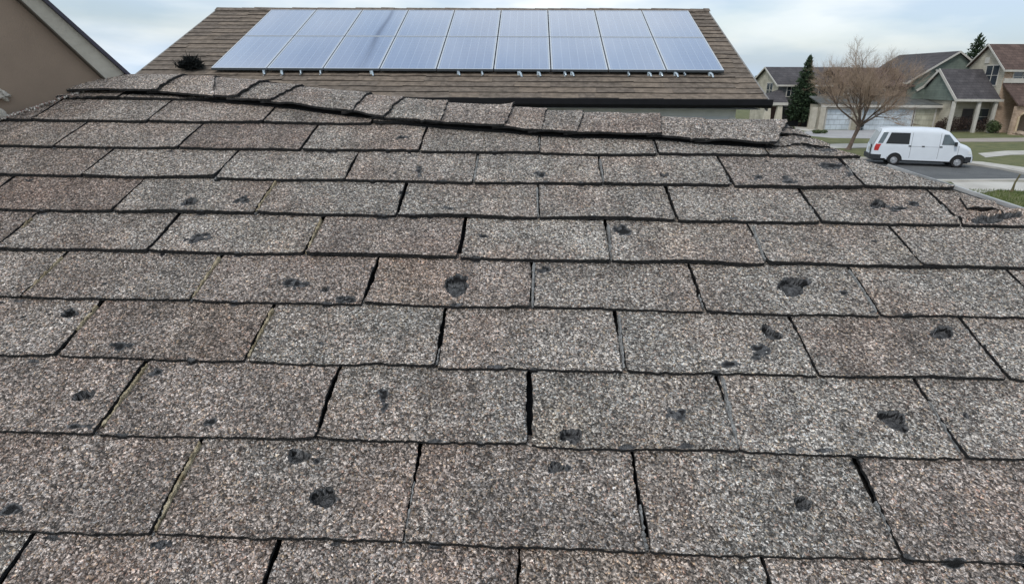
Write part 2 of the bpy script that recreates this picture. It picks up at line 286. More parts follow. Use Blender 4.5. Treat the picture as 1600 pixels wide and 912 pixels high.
class SheetMesh:
    """collects numpy grids with skirts; keeps uvw and tint attributes"""
    def __init__(s): s.V = []; s.Fq = []; s.Mi = []; s.U = []; s.T = []; s.n = 0
    def grid(s, W3, U3, T3, skirt_vec, th, keep=None):
        ny, nx = W3.shape[:2]; base = s.n
        idx = (np.arange(ny*nx)+base).reshape(ny, nx)
        q = np.stack([idx[:-1, :-1], idx[:-1, 1:], idx[1:, 1:], idx[1:, :-1]], -1).reshape(-1, 4)
        if keep is not None: q = q[keep.reshape(-1)]
        s.V.append(W3.reshape(-1, 3)); s.U.append(U3.reshape(-1, 3)); s.T.append(T3.reshape(-1, 3)); s.Fq.append(q); s.Mi.append(np.zeros(len(q), int)); s.n += ny*nx
        ring = np.concatenate([idx[0, :], idx[1:, -1], idx[-1, -2::-1], idx[-2:0:-1, 0]])
        loc = ring-base; top = W3.reshape(-1, 3)[loc]; m = len(ring)
        s.V.append(top - skirt_vec*th); s.U.append(U3.reshape(-1, 3)[loc]); s.T.append(T3.reshape(-1, 3)[loc]); r2 = np.arange(m)+s.n; s.n += m
        q2 = np.stack([ring, r2, np.roll(r2, -1), np.roll(ring, -1)], -1); s.Fq.append(q2); s.Mi.append(np.ones(m, int))
    def build(s, name, mats, parent, origin):
        V = np.concatenate(s.V)-np.array(origin); Q = np.concatenate(s.Fq); Mi = np.concatenate(s.Mi)
        me = bpy.data.meshes.new(name); me.vertices.add(len(V)); me.vertices.foreach_set('co', V.ravel())
        me.loops.add(Q.size); me.loops.foreach_set('vertex_index', Q.ravel().astype(np.int32)); me.polygons.add(len(Q))
        me.polygons.foreach_set('loop_start', np.arange(0, Q.size, 4, dtype=np.int32)); me.polygons.foreach_set('material_index', Mi.astype(np.int32))
        me.polygons.foreach_set('use_smooth', (Mi == 0))
        for m in mats: me.materials.append(m)
        for nm, d in (('uvw', s.U), ('tint', s.T)):
            a = me.attributes.new(nm, 'FLOAT_VECTOR', 'POINT'); a.data.foreach_set('vector', np.concatenate(d).ravel().astype(np.float32))
        me.update(calc_edges=True); me.validate(); o = bpy.data.objects.new(name, me); COL.objects.link(o); o.parent = parent; return o

roofm = SheetMesh()
def add_tab(ul, ur, vb, vt, ki, res):
    uc = (ul+ur)/2; rr = np.random.default_rng(abs(int(uc*9973))+int((vb+9)*7919))
    ns = max(2, int((vt-vb)/res)); nx = max(2, int((ur-ul)/res))
    vv = vb+(vt-vb)*np.linspace(0, 1, ns+1); W_ = np.zeros((ns+1, nx+1, 2))
    for j, v_ in enumerate(vv):
        r_ = min(ur, hip_u(v_)-.004); l_ = min(ul, r_-.001); W_[j, :, 0] = np.linspace(l_, r_, nx+1); W_[j, :, 1] = v_
    U_ = W_[..., 0]; V_ = W_[..., 1]
    sfr = (V_-vb)/(vt-vb); xfr = np.tile(np.linspace(0, 1, nx+1), (ns+1, 1))
    # uneven edges
    lowe = np.exp(-sfr*9); V_ += lowe*(vnoise(U_, U_*0+ki, 9, 1)*.0035+vnoise(U_, U_*0+ki, 60, 2)*.0016+vnoise(U_, U_*0+ki, 190, 3)*.0011) - .010*(U_)*1.0
    el = np.exp(-xfr*22); er = np.exp(-(1-xfr)*22); U_ += (el+er)*(vnoise(V_, U_*0+ul*10, 14, 4)*.0025+vnoise(V_, U_*0+ul*10, 110, 5)*.0014)
    # rounded worn corners
    cw = rr.uniform(.0, 1.0)*.0025; V_ += lowe*cw*(np.exp(-xfr*60)+np.exp(-(1-xfr)*60))
    w = (.0085 if vb < .9 else .0110)*(1-sfr)+.0016*sfr
    w += vnoise(U_, V_, 5, 6)*.0012 + vnoise(U_, V_, 16, 7)*.0007*(.3+lowe)
    w += lowe*(rr.uniform(0, 1)**3*.006*np.exp(-xfr*6) + rr.uniform(0, 1)**3*.006*np.exp(-(1-xfr)*6) + (rr.uniform(0, 1) > .8)*.004*np.sin(xfr*pi))
    w += .0035*np.exp(-((U_-uc+rr.normal(0, .02))/.012)**2)*(rr.uniform() > .65)*-.35
    bare = np.zeros_like(w); rim = np.zeros_like(w)
    vr = np.interp(U_, [p[0] for p in RTOP], [p[1] for p in RTOP])
    for (du, dv, ru, rv, kd, an, ph) in DM:
        if du+ru < ul-.05 or du-ru > ur+.05 or dv+rv < vb-.05 or dv-rv > vt+.05: continue
        x = U_-du; y = V_-dv; asp = 1.0
        xr = x*cos(an)+y*sin(an); yr = -x*sin(an)+y*cos(an)
        th = np.arctan2(yr/rv, xr/ru); jag = 1+.12*np.sin(th*2+ph[0])+.10*np.sin(3*th+ph[1])+.26*vnoise(U_, V_, 70, 3)
        d = np.sqrt((xr/ru)**2+(yr/rv)**2)/jag
        if kd == 'n':
            w -= np.clip((1.06-d)/.3, 0, 1)*.003; bare = np.maximum(bare, np.clip(.45+(1.0-d)*2.5, 0, 1))
        elif kd in 'ht':
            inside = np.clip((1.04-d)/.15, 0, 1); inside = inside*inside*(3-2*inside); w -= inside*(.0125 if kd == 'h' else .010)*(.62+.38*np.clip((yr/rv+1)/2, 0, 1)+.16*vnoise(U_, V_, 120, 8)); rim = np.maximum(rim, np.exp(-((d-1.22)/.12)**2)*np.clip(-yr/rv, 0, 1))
            w += np.exp(-((d-1.14)/.13)**2)*(.0012+.0030*np.clip(yr/rv, 0, 1)*(1.7 if kd == 't' else .7))
            bare = np.maximum(bare, np.maximum(np.clip(.45+(1.06-d)*3.2, 0, 1), np.clip(.40-(d-1.0)*.5, 0, .36))); bare = np.where(d < 1.03, np.maximum(bare, 1+1.0*np.exp(-((d-.93)/.085)**4)), bare)
        elif kd == 'c':
            inside = np.clip((1.02-d)/.15, 0, 1); w -= inside*.011; w += np.exp(-((d-1.5)/.5)**2)*.008*(yr > 0)
            bare = np.maximum(bare, np.clip(.45+(1.05-d)*3.0, 0, 1))
        else:
            fz_ = vnoise(U_, V_, 110, 12)+.6*vnoise(U_, V_, 260, 13); bb = np.clip(.47+(1.0-d)*.8+.33*fz_, 0, 1)*(d < 1.6); bb = np.where((d < 1.15) & (fz_ > -.05), bb+.85, bb); bare = np.maximum(bare, bb); w -= .0022*np.clip(1.2-d, 0, 1)*(fz_ > 0)
    # crease below the cover of the ridge caps
    tf = rr.uniform(.91, 1.08); red = 0.0
    for (a_, b_) in RED:
        if ul-.02 < a_ < ur+.02 and vb-.01 < b_ < vt: red = .36
    if red == 0: red = max(0, rr.normal(.04, .12)) + max(0, (-.3-uc)*.16)
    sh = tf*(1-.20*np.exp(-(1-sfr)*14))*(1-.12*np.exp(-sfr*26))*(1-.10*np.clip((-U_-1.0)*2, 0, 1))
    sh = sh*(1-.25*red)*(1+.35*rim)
    keep = None
    cut = V_ > vr+.0
    V2 = np.minimum(V_, vr+.002)
    kq = ~(cut[:-1, :-1] & cut[1:, 1:] & cut[:-1, 1:] & cut[1:, :-1])
    # the gable wall cuts the left courses: leave out what lies behind it
    if (~kq).all(): return
    W3 = P0+U_[..., None]*EX+V2[..., None]*SL+w[..., None]*NR
    off = rr.uniform(0, 3)
    U3 = np.stack([U_, V2, w*.3+0*U_+off], -1)
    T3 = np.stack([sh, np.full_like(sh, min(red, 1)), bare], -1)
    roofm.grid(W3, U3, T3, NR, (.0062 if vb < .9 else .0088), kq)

for ki, (vb, sl) in enumerate(ROWS):
    vt = (ROWS[ki+1][0] if ki+1 < len(ROWS) else vb+.146)+.022
    hu = hip_u(vb)
    sl = sorted(sl); us = list(sl)
    left = -3.0 if vb > -.4 else -2.6
    while us[0] > left: us.insert(0, us[0]-.322-rng.normal(0, .003))
    while us[-1] < hu+.3: us.append(us[-1]+.305+rng.normal(0, .003))
    vis = vb > .15
    res = (.0028 if vb < .8 else .0034 if vb < 1.2 else .004) if vis else .03
    for a_, b_ in zip(us[:-1], us[1:]):
        if a_ > hu: continue
        if vis and (b_ < -1.75 or (vb < 1.0 and (b_ < -1.25 or a_ > 1.4))): rs = .02
        else: rs = res
        g = .0032+rng.uniform(-.0010, .0012)
        add_tab(a_+g, b_-g, vb+rng.normal(0, .0012), vt, ki, rs)
slope = roofm.build('roof', [M_SH, M_ASPH], house, OX)
tag(slope, 'front slope of overlapping grey brown mineral shingles with dark slots and black holes')

# deck (felt) under the shingles, back slope, right hip slope, soffit
RC = [RP(u_, ridge_v(u_), 0) for u_ in (-4, -1.33, -.817, -.472, -.042, .362, .70)]
zev = 3.15
vE = -4.6
deck = MB()
fl = [RP(-4, vE, -.022), RP(hip_u(vE), vE, -.022), RP(1.08, 1.154, -.022), RP(.878, 1.335, -.022), RP(.766, 1.437, -.022), RP(.69, 1.576, -.022)]
fl += [RP(u_, ridge_v(u_)-.003, -.022) for u_ in (.362, .153, -.042, -.247, -.472, -.69, -.817, -1.09, -1.33, -2.6, -4)]
deck.add(fl, [tuple(range(len(fl)))])
deck.build('roof_deck', M_FELT, house, OX, recalc=False)
back = MB()
BD = np.array([0, cos(A), -sin(A)])
rl = [RP(u_, ridge_v(u_)-.002, -.002) for u_ in (-4, -2.6, -1.33, -1.09, -.817, -.69, -.472, -.247, -.042, .153, .362, .70)]
yb = 7.2
bot = [p+BD*((yb-p[1])/BD[1]) for p in rl]
back.grid([rl, bot])
re_ = RP(.70, 1.576, -.002); bl = bot[-1]; corner = np.array([bl[0]+4.9, yb, bl[2]])
hipB = RP(hip_u(vE), vE, -.004); zr = hipB[2]
back.add([re_, bl, corner], [(0, 1, 2)])
back.add([re_, RP(.766, 1.437, -.004), RP(.878, 1.335, -.004), RP(1.08, 1.154, -.004), hipB, (corner[0], hipB[1], min(zr, corner[2])), corner], [(0, 1, 2, 3, 4, 5, 6)])
M_BACK = courses_mat('far_slope_shingle', (.17, .155, .14), (.22, .20, .18), axis=(0, 1), dark=.6)
back.build('rear_slope', M_BACK, house, OX, recalc=False)
# walls of the house below the eaves
zf = RP(0, vE, 0)[2]; y0 = RP(0, vE, 0)[1]+.35
wl = MB(); wl.box(-3.6, hipB[0]-.6, y0, yb-.5, 0, min(zf, bot[0][2])-.05)
wl.build('wall', M_STUCCO, house, OX)
ev = MB(); ev.beam(RP(-4, vE, -.06), RP(hip_u(vE), vE, -.06), .03, .16); ev.build('fascia', M_RAKE, house, OX)

# edge metal along the hip
em = MB(); pr = []
prev = None
for v_ in np.linspace(1.345, -1.5, 60):
    u_ = hip_u(v_); wob = vnoise(u_, v_, 8, 9)*.002; kf = float(np.clip(.12+(1.33-v_)*4.0, .12, 1.0))
    pr.append([RP(u_-.0035+wob, v_, .002), RP(u_-.001+wob, v_, .0100), RP(u_+.001+wob+.010*kf, v_, .0095), RP(u_+.002+.014*kf, v_-.003, -.003), RP(u_+.002+.016*kf, v_-.004, -.04)])
em.grid(pr); o = em.build('edge_flashing', M_FLASH, house, OX, recalc=False)
tag(o, 'thin pale metal edge strip running down the right side of the shingles')

# slot fillers: dry moss on the left, pale grit in the middle, and dark slots elsewhere
def slot_strip(x0, y0_, x1, y1, kind, wd=.0095, name='moss_strip'):
    a = np.array(RUV(x0, y0_)); c = np.array(RUV(x1, y1)); n_ = 46; mb = MB(); g = []
    rr = np.random.default_rng(int(x0*3+y0_))
    for i in range(n_+1):
        t = i/n_; q = a+(c-a)*t; ww = wd*(.45+.55*abs(float(vnoise(t*9, x0, 1, 3))))*(1 if 0 < i < n_ else .2)
        hh = .0086+.0030*float(vnoise(t*13, y0_, 1, 5))
        g.append([RP(q[0]-ww/2, q[1], .0005), RP(q[0]-ww/4+rr.normal(0, .0006), q[1]+rr.normal(0, .001), hh+rr.normal(0, .0006)), RP(q[0]+ww/4+rr.normal(0, .0006), q[1], hh+rr.normal(0, .0006)), RP(q[0]+ww/2, q[1], .0005)])
    mb.grid(g); o = mb.build(name, M_MOSS if kind == 'm' else M_SAND, slope, (0, 0, 0), recalc=False)
    for v_ in o.data.vertices: v_.co = v_.co-Vector(OX)
    return o
for a_ in ((100, 405, 38, 468, 'm'), (155, 482, 122, 520, 'm'), (345, 405, 302, 470, 'm'), (428, 486, 390, 562, 'm'), (232, 572, 164, 670, 'm'), (314, 694, 246, 832, 'm'),
           (432, 288, 401, 335, 'm'), (503, 345, 480, 400, 'm'), (52, 345, 38, 360, 'm'), (834, 415, 832, 485, 's'), (839, 297, 840, 343, 's'), (747, 247, 741, 288, 's'),
           (937, 252, 943, 291, 's'), (950, 355, 955, 410, 's'), (1175, 358, 1194, 412, 's'), (1325, 425, 1367, 493, 's'), (967, 496, 974, 580, 's'), (1128, 596, 1152, 706, 's'), (1003, 834, 1010, 864, 's')):
    slot_strip(*a_[:4], a_[4], name='moss_strip' if a_[4] == 'm' else 'grit_strip')

rs_ = np.random.default_rng(55)
done = [(a_[2], a_[3]) for a_ in []]
for bv, sl_ in list(zip(BUT, SLOTS))[:8]:
    for u_ in sl_:
        if u_ < -.2 and rs_.uniform() < .6 or rs_.uniform() < .35 or u_ > hip_u(bv)-.05: continue
        Lg = rs_.uniform(.25, .7)*.14; n_ = 20; mb = MB(); g = []
        for i in range(n_+1):
            v_ = bv+.004+Lg*i/n_; ww = .006*(.4+.6*abs(float(vnoise(i*.5, u_*9, 1, 3)))); hh = .0060+.0028*float(vnoise(i*.45, bv*9, 1, 5))
            g.append([RP(u_-ww/2, v_, .0005), RP(u_-ww/4+rs_.normal(0, .0006), v_, hh), RP(u_+ww/4+rs_.normal(0, .0006), v_, hh), RP(u_+ww/2, v_, .0005)])
        mb.grid(g); mb.build('grit_strip', M_SAND, slope, OX, recalc=False)

# ------------------------------------------------------------------ ridge caps (each overlaps its right neighbour)
TOPX = [-1.36, -1.089, -.985, -.815, -.691, -.472, -.364, -.235, -.042, .049, .153, .362, .476, .702]
BOTX = [-1.385, -1.10, -.915, -.845, -.739, -.489, -.398, -.236, -.064, .031, .125, .339, .460, .62]
BOTV = [1.772, 1.760, 1.725, 1.712, 1.69, 1.622, 1.592, 1.562, 1.535, 1.512, 1.500, 1.487, 1.458, 1.432]
BOTV = [b_-(.052-.0007*i*i*.22) for i, b_ in enumerate(BOTV)]
LIFT = [.006, .002, .008, .004, .006, .003, .003, .006, .003, .003, .006, .002, .003]
for i in range(13):
    sm = SheetMesh(); rr = np.random.default_rng(100+i)
    nx, ns = 46, 60
    X = np.linspace(0, 1, nx+1); Tt = np.linspace(-1, .8, ns+1)
    XX, TT = np.meshgrid(X, Tt)
    ext = .035
    fr = np.clip(-TT, 0, 1)
    tl, tr = TOPX[i]-ext, TOPX[i+1]; bl_, br_ = BOTX[i]-ext, BOTX[i+1]
    if i == 0: tl += ext; bl_ += ext
    u_ = (tl+(tr-tl)*XX)*(1-fr)+(bl_+(br_-bl_)*XX)*fr
    u_ = u_+np.exp(-(1-XX)*18)*(vnoise(TT*3, XX*0+i, 3, 2)*.0035+vnoise(TT*20, XX*0+i, 2, 3)*.0015)
    vr = np.interp(u_, [p[0] for p in RTOP], [p[1] for p in RTOP])-.012
    vbm = np.interp(u_, BOTX, BOTV)+vnoise(u_, u_*0+i, 26, 4)*.003+vnoise(u_, u_*0+i, 120, 6)*.0013 - .006*np.exp(-(1-XX)*5)*rr.uniform(-.5, 1)
    run = vr-vbm
    s_ = np.where(TT < 0, -TT*run, TT*.16)                          # arc length from the crest
    r_ = .035
    yy = np.sign(TT)*s_*cos(A); zz = -(np.sqrt(s_**2+r_**2)-r_)*sin(A)*1.0
    lay = .007*XX+.004 if i < 13 else 0
    lift = LIFT[i]*np.exp(-(1-XX)*3.2)*(.35+.65*fr**2) + .004*fr**3*np.exp(-((XX-.35)/.25)**2)*rr.uniform(0, 1.8)
    und = vnoise(u_, TT, 9, 8)*.0022 + vnoise(u_, TT*2, 24, 9)*.0009
    if i == 7: lift = lift+.008*np.exp(-(1-XX)*14)*np.exp(-(TT/.3)**2)
    if i == 10: lift = lift+.002*np.exp(-(1-XX)*5)*np.exp(-(TT/.6)**2)
    if i in (11, 6): und = und-.005*np.exp(-((XX-.72)/.02)**2)
    nrmF = NR; nrmB = np.array([0, sin(A), cos(A)])
    blend = (1/(1+np.exp(-TT*run/.02)))[..., None]
    nrm = nrmF*(1-blend)+nrmB*blend
    base = P0+u_[..., None]*EX+vr[..., None]*SL
    W3 = base+yy[..., None]*np.array([0, 1, 0])+zz[..., None]*np.array([0, 0, 1.])+(.0075+lay+lift+und)[..., None]*nrm
    bare = np.zeros_like(XX)
    for _ in range(2):
        cx_, cy_ = rr.uniform(.1, .95), rr.uniform(-.9, -.1); bare = np.maximum(bare, np.clip(.62-.5*np.sqrt(((XX-cx_)/.07)**2+((TT-cy_)/.1)**2), 0, .58))
    if i in (11,): bare = np.maximum(bare, .55*np.exp(-((XX-.93)/.03)**2))
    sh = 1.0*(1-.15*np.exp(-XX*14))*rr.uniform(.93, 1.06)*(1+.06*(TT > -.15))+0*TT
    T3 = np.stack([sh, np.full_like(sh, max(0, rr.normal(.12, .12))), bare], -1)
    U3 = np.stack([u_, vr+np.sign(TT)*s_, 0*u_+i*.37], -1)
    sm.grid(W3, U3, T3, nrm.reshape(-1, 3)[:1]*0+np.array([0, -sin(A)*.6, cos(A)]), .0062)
    o = sm.build('ridge_cap', [M_SH, M_ASPH], slope, OX)
    o['label'] = ['torn end ridge cap against the brown wall', 'ridge cap with sagging front lip', 'narrow creased ridge cap', 'reddish ridge cap', 'long ridge cap lifting at its right end', 'plain narrow ridge cap', 'ridge cap with a shallow crease', 'long ridge cap curled up at its corner', 'small flat ridge cap', 'short ridge cap with chipped corner', 'wide ridge cap lifted clear of its neighbour', 'cracked ridge cap', 'last ridge cap at the hip corner'][i]
# black band standing in for the shadow in the gap under the caps
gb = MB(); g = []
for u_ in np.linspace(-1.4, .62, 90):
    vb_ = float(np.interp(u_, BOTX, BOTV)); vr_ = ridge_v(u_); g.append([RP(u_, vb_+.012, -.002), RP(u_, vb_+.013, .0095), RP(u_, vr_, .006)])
gb.grid(g); gb.build('cap_gap_shadow', M_FELT, slope, OX, recalc=False)
# torn laps at the hip corner, where the shingles break up
def flap(px, py, w, d, lift, an, nm='torn_shingle_flap', seed=1):
    u_, v_ = RUV(px, py); sm = SheetMesh(); rr = np.random.default_rng(seed)
    nx, ns = 30, 14; XX, TT = np.meshgrid(np.linspace(-.5, .5, nx+1), np.linspace(0, 1, ns+1))
    x = XX*w; y = TT*d + (vnoise(XX*w, XX*0+seed, 60, 2)*.006+vnoise(XX*w, XX*0+seed, 150, 3)*.003)*(1-TT)
    uu = u_+x*cos(an)-y*sin(an); vv_ = v_+x*sin(an)+y*cos(an); ww = .011+lift*(1-TT)**1.5*(.6+.4*np.sin(XX*5+seed))
    uu = np.minimum(uu, np.vectorize(hip_u)(vv_)+.004)
    W3 = P0+uu[..., None]*EX+vv_[..., None]*SL+ww[..., None]*NR
    U3 = np.stack([uu, vv_, 0*uu+seed], -1); bare = np.clip(.5*vnoise(uu, vv_, 30, seed), 0, .5)
    T3 = np.stack([np.full_like(uu, .95), np.full_like(uu, .1), bare], -1)
    sm.grid(W3, U3, T3, NR, .005); return sm.build(nm, [M_SH, M_ASPH], slope, OX)
flap(1240, 218, .13, .04, .007, -.10, seed=3); flap(1222, 234, .09, .05, .006, .1, seed=5); flap(1262, 232, .10, .04, .004, -.35, seed=8)
flap(150, 143, .14, .05, .010, .05, seed=9); flap(135, 158, .20, .05, .006, 0, seed=12)
flap(1535, 336, .07, .05, .010, -.2, seed=14)

# ------------------------------------------------------------------ gable wall rising at the left
wa, wb = hit(178, 128, NR, P0), hit(0, 190, NR, P0)
wd_ = wb-wa; wd_[2] = 0; wd_ /= np.linalg.norm(wd_); wn_ = np.array([-wd_[1], wd_[0], 0]);
if wn_@(CAM-wa) < 0: wn_ = -wn_
def WP(px, py, out=0): return hit(px, py, wn_, wa)+wn_*out
k1, k2 = WP(165, 127), WP(28, 0); rk = (k2-k1)/np.linalg.norm(k2-k1)
o1, o2 = WP(190, 115), WP(60, 0); rk2 = (o2-o1)/np.linalg.norm(o2-o1)
Lr = 1.7
gw = MB(); lo = np.array([0, 0, -1.])
st_ = k1-rk*.12; en_ = k1+rk*Lr
poly = [st_, en_, en_+lo*(en_[2]-4.2), st_+lo*(st_[2]-4.2)]
gw.prism(poly, -wn_*.9); gw.build('gable_wall', M_STUCCO, house, OX)
rb = MB(); rb.prism([k1-rk*.03, k1+rk*Lr, o1+rk2*Lr, o1-rk2*.0], wn_*.016); ob = rb.build('rake_board', M_RAKE, house, OX)
ob['label'] = 'cream painted sloping board along the top of the brown wall'
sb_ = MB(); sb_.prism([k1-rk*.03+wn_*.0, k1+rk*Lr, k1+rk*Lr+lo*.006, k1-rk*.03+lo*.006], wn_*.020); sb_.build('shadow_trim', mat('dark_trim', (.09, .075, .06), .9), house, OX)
pn = np.cross(rk2, wn_); pn = pn if pn[2] > 0 else -pn
ds = MB(); ds.prism([o1-rk2*.012, o1+rk2*Lr, o1+rk2*Lr+pn*.010, o1-rk2*.012+pn*.010], wn_*.028); ds.prism([o1-rk2*.012+pn*.0105, o1+rk2*Lr+pn*.0105, o1+rk2*Lr+pn*.016, o1-rk2*.012+pn*.016], -wn_*.95)
ds.build('drip_edge', M_DRIP, house, OX)
# reddish grit and broken stucco where wall meets shingles
dbm = MB()
rr = np.random.default_rng(5)
for i in range(420):
    t = rr.uniform(0, 1)**.8; q = wa+(wb-wa)*t*1.05 + wn_*abs(rr.normal(0, .018)); r_ = rr.uniform(.0015, .0045)
    q = q+NR*(.006+rr.uniform(0, .003)); pts = [q+np.array(d_)*r_*rr.uniform(.6, 1.3) for d_ in ((1, 0, 0), (-1, 0, 0), (0, 1, 0), (0, -1, 0), (0, 0, 1), (0, 0, -1))]
    dbm.add(pts, [(0, 2, 4), (2, 1, 4), (1, 3, 4), (3, 0, 4), (2, 0, 5), (1, 2, 5), (3, 1, 5), (0, 3, 5)], i % 3)
gr = dbm.build('loose_grit', [mat('grit_red', (.20, .12, .10)), mat('grit_grey', (.25, .23, .21)), mat('grit_pale', (.5, .47, .43))], None, (0, 0, 0)); tag(gr, 'loose reddish grit lying along the foot of the brown wall', 'grit', kind='stuff')
def lump(px0, py0, pts2, out, name, m, seed):
    """ragged broken plaster lump: outline on the wall plane, swollen outward"""
    c = np.mean([WP(*p) for p in pts2], 0); rings = []
    rr = np.random.default_rng(seed); outl = []
    n_ = len(pts2)
    for i in range(n_):
        a_ = WP(*pts2[i]); b_ = WP(*pts2[(i+1) % n_])
        for t in np.linspace(0, 1, 6)[:-1]: outl.append(a_+(b_-a_)*t+rr.normal(0, .0008, 3))
    mb = MB(); g = []
    for s_, o_ in ((1.03, -.002), (1, out*.5), (.88, out*.85), (.6, out*1.0), (.3, out*1.08), (.02, out*1.1)):
        g.append([c+(p-c)*s_+wn_*(o_+rr.normal(0, .0012)) for p in outl+outl[:1]])
    mb.grid(g); return mb.build(name, m, house, OX, smooth=True, recalc=True)
M_PL = mat('broken_plaster', (.42, .38, .33), .9, .2, 60, .5, 150, c2=(.62, .58, .52))
o = lump(0, 0, [(-14, 132), (6, 142), (15, 148), (17, 151), (9, 152), (15, 156), (13, 159), (-2, 154), (-16, 160)], .012, 'torn_flashing', M_PL, 1); o['label'] = 'upper ragged flap of pale torn flashing on the wall'
o = lump(0, 0, [(-12, 166), (2, 170), (12, 179), (18, 186), (12, 190), (0, 190), (-14, 190)], .014, 'torn_flashing', M_PL, 2); o['label'] = 'lower rounded lump of pale torn flashing at the wall foot'

# ================================================================== the solar house
PN = CAM - NR*4.43
def NP(px, py, w=0): return hit(px, py, NR, PN)+NR*w
def NQ(x, y, w=0):                                   # point on that roof at world x, y
    z = PN[2]-(NR[0]*(x-PN[0])+NR[1]*(y-PN[1]))/NR[2]; return np.array([x, y, z])+NR*w
XL, XR, YE, YR = -7.38, 4.07, 11.02, 15.57
M_R2 = courses_mat('taupe_roof_shingle', (.125, .105, .088), (.175, .148, .125), step=.22, tab=.33, axis=(0, 1), dark=.30)
# real laps for that roof: each course a thin wedge
so_ = np.array([(XL+XR)/2, (YE+YR)/2, 0.])
solar = thing('solar_house', tuple(so_), 'brown roofed neighbour house with two rows of solar panels across its roof', 'house')
M_TAU = mat('taupe_shingle', (.080, .063, .049), .92, .3, 9, .8, 90, c2=(.205, .165, .132))
M_TAU2 = mat('taupe_shingle_pale', (.105, .082, .062), .92, .3, 8, .8, 90, c2=(.24, .19, .148))
M_DKE = mat('shingle_butt', (.03, .025, .022), .95, .2, 10)
rmb = MB(); ncr = 21; slen = (YR-YE)/cos(A)
rr = np.random.default_rng(11)
for i in range(ncr):
    ya = YE+(YR-YE)*i/ncr; yb_ = YE+(YR-YE)*(i+1)/ncr+.02
    x = XL
    while x < XR:
        x2 = min(XR, x+rr.uniform(.28, .8)); wob = rr.normal(0, .012); wob2 = rr.normal(0, .012); lf = .015+rr.uniform(0, .010)
        a_, b_, c_, d_ = NQ(x, ya+wob, lf), NQ(x2, ya+wob2, lf), NQ(x2, yb_, .004), NQ(x, yb_, .004)
        rmb.add([a_, b_, c_, d_], [(0, 1, 2, 3)], int(rr.integers(0, 2)))
        rmb.add([NQ(x, ya+wob, -.004), NQ(x2, ya+wob2, -.004), b_, a_], [(0, 1, 2, 3)], 2)
        x = x2
o = rmb.build('roof', [M_TAU, M_TAU2, M_DKE], solar, so_, recalc=False)
sh2 = MB(); rg0, rg1 = NQ(XL, YR, .02), NQ(XR, YR, .02)
# slab below, and the rear slope
def mir(p): return np.array([p[0], 2*YR-p[1], p[2]])
a_, b_ = NQ(XL, YE, -.002), NQ(XR, YE, -.002); c_, d_ = NQ(XR, YR, -.002), NQ(XL, YR, -.002)
sh2.prism([a_, b_, c_, d_], np.array([0, 0, -.12])); sh2.prism([mir(d_)+np.array([0, .003, 0]), mir(c_)+np.array([0, .003, 0]), mir(b_), mir(a_)], np.array([0, 0, -.12]))
sh2.build('roof_deck', M_TAU, solar, so_)
rc_ = MB(); x = XL-.03
while x < XR:
    x2 = min(x+.30, XR+.03); h_ = rr.uniform(.036, .050)
    p = [NQ(x, YR-.16, .026), NQ(x, YR, h_), mir(NQ(x, YR-.16, .026)), ]; q = [NQ(x2+.02, YR-.16, .030), NQ(x2+.02, YR, h_-.006), mir(NQ(x2+.02, YR-.16, .03))]
    rc_.grid([p, q]); x = x2
rc_.build('ridge_caps', M_TAU, solar, so_, recalc=False)
for side, xx in (('l', XL), ('r', XR)):
    e_ = MB(); s_ = -1 if side == 'l' else 1
    for (p, q) in ((NQ(xx, YE, -.02), NQ(xx, YR, -.02)),):
        e_.prism([p+np.array([0, 0, .035]), q+np.array([0, 0, .035]), q+np.array([0, 0, -.16]), p+np.array([0, 0, -.16])], np.array([s_*.03, 0, 0]))
    e_.build('rake_trim', mat('rake_trim_paint', (.20, .19, .18), .7), solar, so_)
ed = NQ(0, YE, 0)
gt = MB(); zt = ed[2]+.012
gt.prism([(XL-.05, YE-.005, zt), (XL-.05, YE-.135, zt), (XL-.05, YE-.13, zt-.09), (XL-.05, YE-.09, zt-.14), (XL-.05, YE-.005, zt-.145)], (XR-XL+.1, 0, 0))
gt.build('gutter', mat('black_gutter', (.008, .008, .010), .6, .2, 8, spec=.2), solar, so_)
sf = MB(); sf.box(XL+.1, XR-.1, YE, YE+.40, zt-.17, zt-.155); sf.build('soffit', mat('soffit_paint', (.35, .36, .37), .8), solar, so_)
wl2 = MB(); M_W2 = mat('pale_grey_siding', (.56, .59, .63), .8, .1, 1.5, c2=(.66, .69, .72))
ywl = YE+.38; wl2.box(XL+.35, XR-.42, ywl, 2*YR-ywl, 0, zt-.17); 
g1 = [(XL+.35, ywl+.01, zt-.16), (XL+.35, 2*YR-ywl-.01, zt-.16), (XL+.35, YR, c_[2]-.2)]
for xg in (XL+.35, XR-.42-.1): wl2.prism([(xg, p[1], p[2]) for p in g1], (.1, 0, 0))
wl2.build('wall', M_W2, solar, so_)
fz = MB(); fz.box(XL+.33, XR-.40, ywl-.025, ywl-.003, zt-.30, zt-.172); fz.build('frieze_board', mat('frieze_white', (.6, .61, .6), .6), solar, so_)
cb_ = MB(); cb_.box(XR-.50, XR-.395, ywl-.03, ywl+.08, 0, zt-.31); cb_.build('corner_board', mat('corner_white', (.62, .62, .6), .6), solar, so_)

